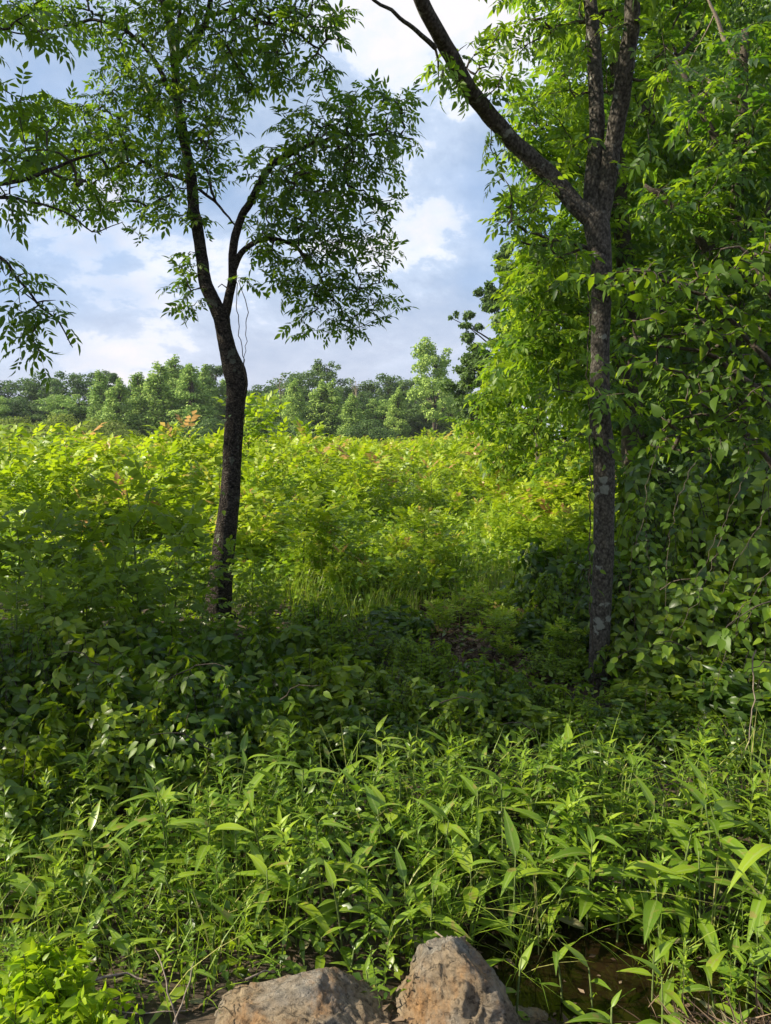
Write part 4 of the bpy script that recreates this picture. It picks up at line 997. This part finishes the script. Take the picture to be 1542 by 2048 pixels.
vlook = ['leafy vine arching just right of the grey trunk', 'leafy vine arching second right of the grey trunk', 'leafy vine arching in the dark hollow below the heart-shaped leaves', 'bright-tipped leafy vine arching near the right edge', 'short vine close behind the grey trunk, low down',
         'leafy vine slanting low in the middle of the dark thicket', 'leafy vine at the very right edge above the white root', 'low leafy vine touching the bushes beside the white root']
for i, vs in enumerate(vspec):
    vine([P(*e) for e in vs], [.003, .002, .001], vlook[i], (big_ov, ovate)[i % 2], 'broad', .04, (.3, .72), 500 + i, grp='leafy vines in the shade on the right')
# creeper on the grey trunk and on the dark trunk
vine([P(1188, 1400, 4.55), P(1178, 1150, 4.55), P(1180, 950, 4.55), P(1176, 700, 4.5), P(1182, 540, 4.55)][::-1], [.003, .004, .004, .005, .005], 'thin green creeper climbing the left side of the grey trunk', ovate, 'broad', .17, (.5, .9), 520, grp=None)
vine([P(1225, 920, 4.5), P(1190, 860, 4.48), P(1220, 780, 4.48), P(1185, 700, 4.5)], [.003, .003, .003, .002], 'leafy creeper wrapped round the middle of the grey trunk', ovate, 'broad', .05, (.6, 1.0), 521)
vine([P(446, 1100, 6.5), P(440, 960, 6.5), P(463, 870, 6.5), P(468, 780, 6.5)][::-1], [.002, .003, .003, .003], 'thin vine with a few leaves clinging to the dark leaning trunk', ovate, 'bush', .2, (.5, .9), 522)
vine([P(473, 545, 6.6), P(475, 640, 6.6), P(484, 700, 6.6), P(492, 770, 6.6), P(488, 850, 6.6)], [.004, .004, .004, .004, .004], 'bare vine cord hanging straight beside the fork of the dark tree', None, None, lf=False, seed=523)
vine([P(476, 560, 6.6), P(490, 600, 6.6), P(496, 625, 6.6), P(491, 640, 6.6), P(492, 690, 6.6), P(482, 740, 6.6)], [.003, .004, .004, .004, .003, .003], 'bare looping vine cord with a small knot, beside the straight one', None, None, lf=False, seed=524)
vine([P(1512, 1300, 3.0), P(1505, 1360, 3.0), P(1508, 1400, 3.0), P(1497, 1460, 3.0), P(1490, 1500, 3.0)], [.004, .003, .003, .002, .001], 'pale crooked root dangling at the right edge', None, None, lf=False, seed=525, name='hanging_root', stem='dead')
# sunlit drooping sprays near the right edge
def spray(u, v, Y, u2, v2, label, seed, mat='bright', sc=(.5, .95)):
    a, b_ = P(u, v, Y), P(u2, v2, Y - .1); m = (a + b_) / 2 + [0, 0, .04]
    vine([a, m, b_], [.004, .003, .001], label, big_ov if mat == 'bright' else ovate, mat, .04, sc, seed, name='leafy_branch', grp=None)
spray(1560, 1200, 3.1, 1450, 1260, 'yellow-green leafy spray drooping in from the right edge', 541)
spray(1560, 1330, 3.1, 1490, 1350, 'small yellow-green spray low at the right edge beside the white root', 542)
for i, (a, b_, c, d_, e, t) in enumerate(((330, 1360, 3.5, 460, 1330, 'leafy spray added as a sunlit accent over the bushes below the forked trunk'), (420, 1500, 3.2, 300, 1470, 'leafy spray added as a sunlit accent low on the left bank, pointing left'), (560, 1400, 3.5, 640, 1370, 'curling leafy shoot reaching right over the dark hollow'),
                                     (200, 1330, 3.7, 90, 1310, 'leafy spray at the far left of the bank bushes'), (860, 1420, 3.6, 960, 1400, 'leafy spray in front of the bare brown patch'), (1080, 1470, 3.5, 1000, 1450, 'leafy spray below and left of the grey trunk foot'), (1320, 1180, 3.9, 1400, 1160, 'bright leafy sprig among the vines right of the grey trunk'), (1380, 1300, 3.7, 1300, 1290, 'bright leafy sprig low in the vine thicket'))):
    spray(a, b_, c, d_, e, t, 550 + i, 'sapling_shade', (.4, .85))  # added as sunlit accents, leaf colour paler than the bushes stands in for sun
spray(1215, 1330, 4.3, 1290, 1300, 'bright leafy sprig sticking out right of the grey trunk foot', 543)

# ------------------------------------------------------------------ plants of the ditch
wide_st = ((.06, .30), (.16, .78), (.30, 1.0), (.48, .92), (.66, .66), (.84, .32))
WIDE = [leaf_tpl(.19, .052, wide_st, .30, dr, wv) for dr, wv in ((.35, .0), (.6, .006), (.15, .004), (.85, .004), (.5, .01))]
WIDE_M = [tpl_mesh('leaf', t, M['ditch']) for t in WIDE]; MUD_M = [tpl_mesh('leaf', t, M['mudleaf']) for t in WIDE]
ditch_list = []
def ditch_plant(x, y, h, seed, n=None, sc=1.0):
    r = np.random.default_rng(seed); z = float(gz(x, y)) - .02
    root = thing('broadleaf_plant', None, 'plant', (x, y, z), 'broad-leaved plants growing along the ditch')
    b = Buf(); lx, ly = r.normal(size=2) * .10 * h
    q, s_ = resample([(0, 0, 0), (lx * .3, ly * .3, h * .5), (lx, ly, h)], [.0045, .004, .0025], .04); tube(b, q, s_, 5)
    link('stem', b.mesh('stem', M['stem'], True), root)
    n = n or int(4 + h * 8 + r.integers(0, 3)); a = r.uniform(0, 6.28)
    for i in range(n):
        t = 1 - (i / n) ** 1.15 * .82; p = q[min(int(t * (len(q) - 1)), len(q) - 1)]
        e = .95 if i < 2 else r.uniform(.1, .65)
        d = np.array([math.cos(a), math.sin(a), e]); nr = np.array([-math.cos(a) * e * .6, -math.sin(a) * e * .6, 1]) + r.normal(size=3) * .15
        muddy = t < .4 and z < -.04 and r.random() < .75
        o = bpy.data.objects.new('leaf', (MUD_M if muddy else WIDE_M)[r.integers(0, 5)]); C.objects.link(o); o.parent = root
        s2 = sc * r.uniform(.5, 1.1) * (.8 if i == 0 else 1) * (.75 if t < .4 else 1); m_ = frame_mat(p, d, nr, s2); o.matrix_local = m_
        a += 2.4 + r.uniform(-.35, .35)
    ditch_list.append((root, x, y, h, n)); return root
for _ in range(9):                                     # weeds sprouting in the bare patch
    x, y = rng.uniform(.45, 1.35), rng.uniform(5.2, 6.8)
    put_sapling(x, y, rng.uniform(.18, .4), SAP, 'yellow-green saplings of the sunny field', sap_list, w=1.2)
# the plants that stand out: (u, v of the top, depth, height)
for i, (u, v, Y, h) in enumerate(((330, 1590, 2.75, .40), (480, 1570, 2.9, .5), (600, 1530, 3.0, .52), (725, 1560, 2.95, .45), (510, 1500, 3.2, .55), (405, 1630, 2.7, .42), (895, 1500, 3.1, .55), (960, 1570, 2.9, .5), (1010, 1570, 2.85, .45), (880, 1630, 2.75, .45), (1060, 1640, 2.8, .5),
                               (1130, 1610, 2.85, .5), (1250, 1520, 3.05, .6), (1360, 1650, 2.75, .5), (1440, 1590, 2.8, .55), (1480, 1580, 2.75, .55), (1290, 1590, 2.9, .5), (1180, 1650, 2.7, .45), (640, 1640, 2.7, .42), (700, 1690, 2.65, .4), (590, 1760, 2.5, .35), (520, 1740, 2.55, .35),
                               (950, 1720, 2.65, .4), (860, 1760, 2.5, .3), (1410, 1700, 2.6, .45), (1330, 1760, 2.55, .35), (1520, 1650, 2.6, .55), (1240, 1700, 2.65, .45), (800, 1600, 2.9, .45), (1030, 1700, 2.6, .4))):
    p = P(u, v, Y); h_ = max(.25, p[2] - float(gz(p[0], Y))); ditch_plant(p[0], Y, h_, 600 + i, sc=1.12)
for i, (u, v, Y) in enumerate(((1035, 1920, 2.25), (370, 1920, 2.15), (1190, 1930, 2.3), (1225, 2010, 2.05), (1130, 1880, 2.35), (950, 1880, 2.4), (1370, 2020, 2.0), (1440, 1930, 2.2), (1310, 1880, 2.35), (1500, 1880, 2.3), (480, 1830, 2.4), (1480, 2000, 2.0), (1330, 1960, 2.15))):
    p = P(u, v, Y); h_ = max(.10, p[2] - float(gz(p[0], Y))); ditch_plant(p[0], Y, h_, 650 + i, 4 + i % 2, .78)
for i, (u, v, Y) in enumerate(((560, 1880, 2.35), (640, 1860, 2.4), (700, 1890, 2.35), (740, 1930, 2.25), (420, 1850, 2.4), (330, 1850, 2.4), (260, 1880, 2.3), (600, 1820, 2.45), (480, 1790, 2.5), (770, 1840, 2.4))):
    p = P(u, v, Y); ditch_plant(p[0], Y, max(.10, p[2] - float(gz(p[0], Y))), 670 + i, 5, .72)
cnt = 0
while len(ditch_list) < 200:
    x = rng.uniform(-1.7, 2.15); y = rng.uniform(2.36 if x < .25 or x > .95 else 2.64, 3.28); cnt += 1
    if rng.random() > .45 + .55 / (1 + math.exp(-(x + .5) * 3)): continue
    if min((a[1] - x) ** 2 + (a[2] - y) ** 2 for a in ditch_list) < .08 ** 2 and cnt < 2000: continue
    ditch_plant(x, y, rng.uniform(.22, .38) + .08 * (y - 2.6), 700 + cnt, sc=rng.uniform(.55, .95))

# slender stalk plants
def stalk_meshes(seed, dense=26, L=.055, W=.012, mat='stalk', lsc=1.0):
    r = np.random.default_rng(seed); st = Buf(); q, s_ = resample([(0, 0, 0), (r.normal() * .03, r.normal() * .03, .5), (r.normal() * .07, r.normal() * .07, 1.0)], [.006, .005, .002], .05)
    tube(st, q, s_, 4); lf = leaf_tpl(L, W, ((.3, 1), (.65, .7)), .3, .4)
    pos, d, nr = [], [], []; a = r.uniform(0, 6.28)
    for i in range(dense * 2):
        t = .12 + .88 * (i / (dense * 2)) ** .8; f = t * (len(q) - 1); j = min(int(f), len(q) - 2); p = q[j] + (q[j + 1] - q[j]) * (f - j)
        e = .35 + 1.5 * t ** 4 + r.normal() * .15; d.append((math.cos(a), math.sin(a), e)); pos.append(p); nr.append(np.array([-math.cos(a) * .4, -math.sin(a) * .4, 1]) + r.normal(size=3) * .25); a += 2.4 + r.normal() * .2
    b = Buf(); n = len(pos); b.put(lf, np.array(pos), np.array(d), np.array(nr), lsc * r.uniform(.7, 1.25, n) * np.interp(np.linspace(0, 1, n), [0, .4, .85, 1], [.8, 1.15, .9, .5]), .25 + .5 * r.random(n) + .2 * np.linspace(0, 1, n))
    return b.mesh('leaves', M[mat]), st.mesh('stem', M['stem'], True)
STK = [stalk_meshes(800 + i, 14 + 3 * (i % 3), .10 + .022 * i, (.026, .034, .028, .040, .048)[i]) for i in range(5)]
stalk_list = []
while len(stalk_list) < 270:
    x = rng.uniform(-2.0, 2.3); y = rng.uniform(2.12 if x < .1 else (2.3 if x > 1.0 else 2.66), 3.3)
    lm, sm = STK[rng.integers(0, 5)]; h = rng.uniform(.26, .48) * float(np.clip((y - 1.5) / 1.1, .55, 1))
    o = thing('slender_plant', None, 'plant', (x, y, float(gz(x, y)) - .01), 'slender leafy stalks among the broad-leaved plants')
    o.rotation_euler = (rng.uniform(-.15, .15), rng.uniform(-.15, .15), rng.uniform(0, 6.28)); o.scale = (h * .95, h * .95, h)
    link('stem', sm, o); link('leaves', lm, o, kind='stuff'); stalk_list.append((o, x, y, h))

# bright creeping plants at the bottom left
CRP = [bush_meshes(900 + i, 26, leaf_tpl(.15, .085, ((.2, .9), (.6, .85)), .2, .25), 'creep') for i in range(3)]
creep_list = []
for u, v, Y, w in ((30, 1900, 1.95, .42), (110, 1890, 2.0, .42), (60, 1960, 1.8, .42), (150, 1950, 1.85, .4), (180, 2010, 1.75, .36), (20, 2020, 1.7, .4), (100, 2020, 1.7, .4), (-40, 1940, 1.85, .45), (230, 1990, 1.8, .22)):
    p = P(u, v, Y); lm, sm = CRP[rng.integers(0, 3)]
    o = thing('creeping_plant', None, 'plant', (p[0], Y, float(gz(p[0], Y)) - .02), 'bright low plants in the near left corner')
    o.rotation_euler = (0, 0, rng.uniform(0, 6.28)); hh = max(.16, p[2] - float(gz(p[0], Y)) + .02); o.scale = (w * .75, w * .75, hh)
    link('stem', sm, o); link('leaves', lm, o, kind='stuff'); creep_list.append((o, p[0], Y, hh))

# ------------------------------------------------------------------ rocks
def rock_mat():
    m, n, l = new_mat('weathered_rock')
    out = n.new('ShaderNodeOutputMaterial'); pb = n.new('ShaderNodeBsdfPrincipled'); pb.inputs['Roughness'].default_value = .85; pb.inputs['Specular IOR Level'].default_value = .25
    g = n.new('ShaderNodeTexCoord')
    def ns(s_, det, rg, off=(0, 0, 0), sc=(1, 1, 1)):
        mp = n.new('ShaderNodeMapping'); mp.inputs['Location'].default_value = off; mp.inputs['Scale'].default_value = sc; l.new(g.outputs['Object'], mp.inputs[0])
        a = n.new('ShaderNodeTexNoise'); a.inputs['Scale'].default_value = s_; a.inputs['Detail'].default_value = det; a.inputs['Roughness'].default_value = rg; l.new(mp.outputs[0], a.inputs['Vector']); return a.outputs['Fac']
    grey = ramp(n, l, ns(22, 10, .75, sc=(1, 1, 2.4)), [(.3, (.05, .047, .042)), (.5, (.21, .185, .15)), (.7, (.40, .355, .29))])
    tan = ramp(n, l, ns(30, 8, .7), [(.3, (.09, .062, .036)), (.7, (.34, .26, .165))])
    org = ramp(n, l, ns(26, 8, .7, (3, 3, 3)), [(.3, (.13, .06, .022)), (.7, (.40, .22, .085))])
    def mx(f, a, b_):
        x = n.new('ShaderNodeMix'); x.data_type = 'RGBA'; l.new(f, x.inputs[0]); l.new(a, x.inputs[6]); l.new(b_, x.inputs[7]); return x.outputs[2]
    c = mx(ramp(n, l, ns(4, 4, .6, (1, 2, 3)), [(.42, (0, 0, 0)), (.58, (1, 1, 1))]), grey, tan)
    c = mx(ramp(n, l, ns(5, 9, .72, (7, 5, 1), (1.6, 1, .7)), [(.50, (0, 0, 0)), (.66, (.8, .8, .8))]), c, org)
    vo = n.new('ShaderNodeTexVoronoi'); vo.feature = 'DISTANCE_TO_EDGE'; vo.inputs['Scale'].default_value = 6.5; mpv = n.new('ShaderNodeMapping'); mpv.inputs['Scale'].default_value = (1, 1.3, 2.6); mpv.inputs['Rotation'].default_value = (.4, .5, .2)
    dn = n.new('ShaderNodeTexNoise'); dn.inputs['Scale'].default_value = 7; dn.inputs['Detail'].default_value = 5; l.new(g.outputs['Object'], dn.inputs['Vector'])
    va = n.new('ShaderNodeVectorMath'); va.operation = 'MULTIPLY_ADD'; l.new(dn.outputs['Color'], va.inputs[0]); va.inputs[1].default_value = (.16, .16, .16); l.new(g.outputs['Object'], va.inputs[2]); l.new(va.outputs[0], mpv.inputs[0]); l.new(mpv.outputs[0], vo.inputs['Vector'])
    crack = ramp(n, l, vo.outputs['Distance'], [(0, (0, 0, 0)), (.035, (1, 1, 1))])
    dk0 = ramp(n, l, ns(60, 4, .6), [(.36, (.3, .3, .3)), (.46, (1, 1, 1))])
    xc = n.new('ShaderNodeMix'); xc.data_type = 'RGBA'; xc.blend_type = 'MULTIPLY'; xc.inputs[0].default_value = .22; l.new(dk0, xc.inputs[6]); l.new(crack, xc.inputs[7]); dk = xc.outputs[2]
    x = n.new('ShaderNodeMix'); x.data_type = 'RGBA'; x.blend_type = 'MULTIPLY'; x.inputs[0].default_value = .7; l.new(c, x.inputs[6]); l.new(dk, x.inputs[7])
    l.new(x.outputs[2], pb.inputs['Base Color'])
    bp = n.new('ShaderNodeBump'); bp.inputs['Strength'].default_value = 1.0; bp.inputs['Distance'].default_value = .02; hh = n.new('ShaderNodeMath'); hh.operation = 'MULTIPLY_ADD'; l.new(crack, hh.inputs[0]); hh.inputs[1].default_value = .12; l.new(ns(34, 10, .75, sc=(1, 1, 2)), hh.inputs[2]); l.new(hh.outputs[0], bp.inputs['Height']); l.new(bp.outputs[0], pb.inputs['Normal'])
    l.new(pb.outputs[0], out.inputs['Surface']); return m
MR = rock_mat()
import bmesh
def rock(loc, size, seed, label, rot=0, planes=30, sub_=6, cuts=None, amp=1.0):
    r = np.random.default_rng(seed); bm = bmesh.new(); bmesh.ops.create_icosphere(bm, subdivisions=sub_, radius=1.0)
    V = np.array([v.co[:] for v in bm.verts]); T = np.array([[v.index for v in f.verts] for f in bm.faces]); bm.free()
    nn = nrm(r.normal(size=(planes, 3)) * [1, 1, .8]); dd = r.uniform(.56, .76, planes)
    if cuts:
        nn = np.vstack([nn, nrm(np.array([c[:3] for c in cuts], float))]); dd = np.concatenate([dd, [c[3] for c in cuts]])
    for n_, d_ in zip(nn, dd):
        s_ = V @ n_; over = s_ > d_; V[over] -= np.outer(s_[over] - d_, n_) * .985
    out = []
    for p in V:
        q = Vector(p * 2.2) + Vector((seed, 0, 0))
        w_ = q + mnoise.noise_vector(q * 1.5) * .35
        k = .07 * mnoise.noise(q) - .22 * max(0, .07 - abs(mnoise.noise(w_ * 1.1))) + .025 * abs(mnoise.noise(w_ * 3)) + .022 * mnoise.noise(Vector((w_.x * 4, w_.y * 5, w_.z * 14))) + .009 * mnoise.noise(w_ * 14) + .006 * mnoise.noise(w_ * 30)
        for sc_, am_ in ((1.7, .055), (4.2, .022)):
            f_ = mnoise.voronoi(w_ * sc_)[1][0]; k += am_ * mnoise.cell(f_ * 9.7)
        out.append(p * (1 + k * amp))
    V = np.array(out) * np.array(size)
    c, s_ = math.cos(rot), math.sin(rot); V = V @ np.array([[c, s_, 0], [-s_, c, 0], [0, 0, 1]])
    o = link('rock', make_mesh('rock', V, T, MR, smooth=False)); o.location = [float(a) for a in loc]
    tag(o, label, 'rock'); return o
p1 = P(590, 2060, 2.0); rock((p1[0] + .01, 2.0, -.15), (.47, .31, .27), 3, 'wide low grey-and-tan rock at the bottom edge, left of the orange one', .15, cuts=[(.05, -.15, 1, .66), (.5, -.2, .9, .66), (-.75, -.1, .5, .66), (.1, -.9, .5, .6), (.8, -.5, .3, .7)])
p2 = P(920, 1985, 2.1); rock((p2[0] - .01, 2.13, -.16), (.25, .36, .33), 8, 'orange-stained wedge-shaped rock standing beside the muddy water', .25, cuts=[(.55, .1, .8, .62), (-.8, -.3, .4, .62), (-.1, .6, .8, .66)])
p3 = P(310, 2060, 2.0); rock((p3[0], 1.9, -.12), (.20, .14, .12), 15, 'small brown stone left of the wide grey rock', .5)
p4 = P(780, 2040, 2.0); rock((p4[0], 2.0, -.16), (.11, .13, .12), 16, 'small shadowed stone wedged between the two big rocks', .5)
p5 = P(1060, 2010, 2.1); rock((p5[0] + .02, 2.24, -.30), (.12, .14, .07), 19, 'flat dark stone lying in the muddy water', .8)
p6 = P(460, 1890, 2.5); rock((p6[0], 2.45, -.24), (.14, .12, .10), 21, 'brown stone half hidden behind the wide grey rock', .2)

# twigs and dead stems on the bank
def stick(pts, r0, label, name='dead_twig'):
    q, s_ = resample(pts, np.linspace(r0, r0 * .4, len(pts)), .03); rr = np.random.default_rng(int(abs(pts[0][0]) * 1000)); q = q + rr.normal(size=q.shape) * .003
    b = Buf(); tube(b, q, s_, 5); o = link(name, b.mesh(name, M['dead'], True)); tag(o, label, 'twig')
stick([P(130, 1970, 2.0), P(205, 1955, 2.05), P(255, 1948, 2.1), P(320, 1965, 2.1)], .006, 'bent grey twig lying left of the wide rock, above the small brown stone')
stick([P(355, 2048, 1.9), P(330, 1960, 1.95), P(312, 1900, 2.05)], .003, 'thin upright dead stem left of the wide rock')
stick([P(345, 2048, 1.85), P(372, 1985, 1.95), P(390, 1920, 2.05)], .003, 'thin dead stem leaning right, beside the upright one')
stick([P(490, 1960, 2.15), P(530, 1942, 2.2), P(560, 1945, 2.25)], .004, 'short pale twig lying on top edge behind the wide rock')
stick([P(220, 2018, 1.9), P(280, 2025, 1.9), P(370, 2020, 1.92)], .003, 'thin straight twig lying across the small brown stone')
stick([P(870, 1862, 2.4), P(905, 1885, 2.35), P(950, 1900, 2.35)], .004, 'thin dark twig lying at the tip of the orange-stained rock')
scatter_leaves('floating_leaves', 170, (.25, 2.0), (1.95, 2.8), (0, .003), leaf_tpl(.04, .02, ((.4, 1),), .1, .05), M['litter'], 47, (.3, 1.0), up=.05, zf=lambda x, y, r: -.272 - gz(x, y) + 0 * x)
scatter_leaves('dead_grass', 900, (.9, 2.0), (1.8, 2.35), (0, .05), leaf_tpl(.16, .005, (), .1, .1), M['litter'], 46, (.5, 1.3), up=.3)

# ------------------------------------------------------------------ thin summer haze
def haze():
    x0, x1, y0, y1, z0, z1 = -960, 960, -960, 1600, -1.6, 40
    V = [(x, y, z) for z in (z0, z1) for y in (y0, y1) for x in (x0, x1)]
    Q = [(0, 2, 3, 1), (4, 5, 7, 6), (0, 1, 5, 4), (1, 3, 7, 5), (3, 2, 6, 7), (2, 0, 4, 6)]
    m, n, l = new_mat('haze'); out = n.new('ShaderNodeOutputMaterial'); v = n.new('ShaderNodeVolumePrincipled')
    v.inputs['Color'].default_value = (.86, .91, 1, 1); v.inputs['Density'].default_value = .00028
    l.new(v.outputs[0], out.inputs['Volume']); link('haze', make_mesh('haze', V, Q, m), kind='stuff')
haze()
# ------------------------------------------------------------------ labels that tell the repeats apart
ORD = ['first', 'second', 'third', 'fourth', 'fifth', 'sixth', 'seventh', 'eighth', 'ninth', 'tenth', 'eleventh', 'twelfth', 'thirteenth', 'fourteenth', 'fifteenth', 'sixteenth', 'seventeenth', 'eighteenth', 'nineteenth', 'twentieth']
def ordw(i): return ORD[i] if i < 20 else ('twenty-' + ORD[i - 20] if i < 29 else ('thirtieth' if i == 29 else 'thirty-' + ORD[min(i - 30, 8)]))
def label_rows(items, look, nrows, mark_u, mark, row_words):
    """items: (object, x, y, h); rows by distance, counted away from a landmark"""
    its = sorted(items, key=lambda t: t[2]); n = len(its); rows = [its[i * n // nrows:(i + 1) * n // nrows] for i in range(nrows)]
    for k, row in enumerate(rows):
        us = [(px(np.array([t[1], t[2], t[3] * .6]))[0], t) for t in row]
        L = sorted([e for e in us if e[0] < mark_u], key=lambda e: -e[0]); Rr = sorted([e for e in us if e[0] >= mark_u], key=lambda e: e[0])
        for side, lst in (('left', L), ('right', Rr)):
            for i, (u, t) in enumerate(lst):
                lk = look(t) if callable(look) else look
                t[0]['label'] = f'{lk}, {ordw(i)} {side} of {mark} in {row_words(k)}'
rw = lambda k: ['the nearest row', 'the second row', 'the third row', 'the fourth row', 'the fifth row', 'the sixth row', 'the seventh row', 'the eighth row', 'the ninth row', 'the tenth row', 'the farthest row'][min(k, 10)]
label_rows(sap_list, lambda t: 'tall sunlit sapling' if t[3] > 1.6 else 'sunlit sapling', 11, 465, 'the forked trunk', rw)
label_rows(shs_list, 'shaded sapling', 2, 440, 'the forked trunk', lambda k: ['the nearer row', 'the farther row'][k])
label_rows(bush_list, lambda t: 'tall dark bush' if t[3] > 1 else 'low dark-leaved bush', 4, 771, 'the gap between the two trunks', rw)
label_rows(ditch_list, lambda t: 'broad-leaved plant' if t[3] > .3 else 'small broad-leaved plant', 6, 900, 'the orange rock', rw)
label_rows(stalk_list, lambda t: 'slender stalk plant' if t[3] > .4 else 'short stalk plant', 8, 900, 'the orange rock', rw)
label_rows(creep_list, 'bright creeping plant', 2, 60, 'the corner clump', lambda k: ['the nearest row', 'the second row'][k])
by = {}
for o, look, u in far_list: by.setdefault(look, []).append((u, o))
for look, l_ in by.items():
    l_.sort(key=lambda e: e[0])
    for i, (u, o) in enumerate(l_):
        o['label'] = look if len(l_) == 1 else f'{look}, {ordw(i)} from the left'
print('OBJECTS', len(bpy.data.objects), 'TRIS', sum(len(m.polygons) for m in bpy.data.meshes))
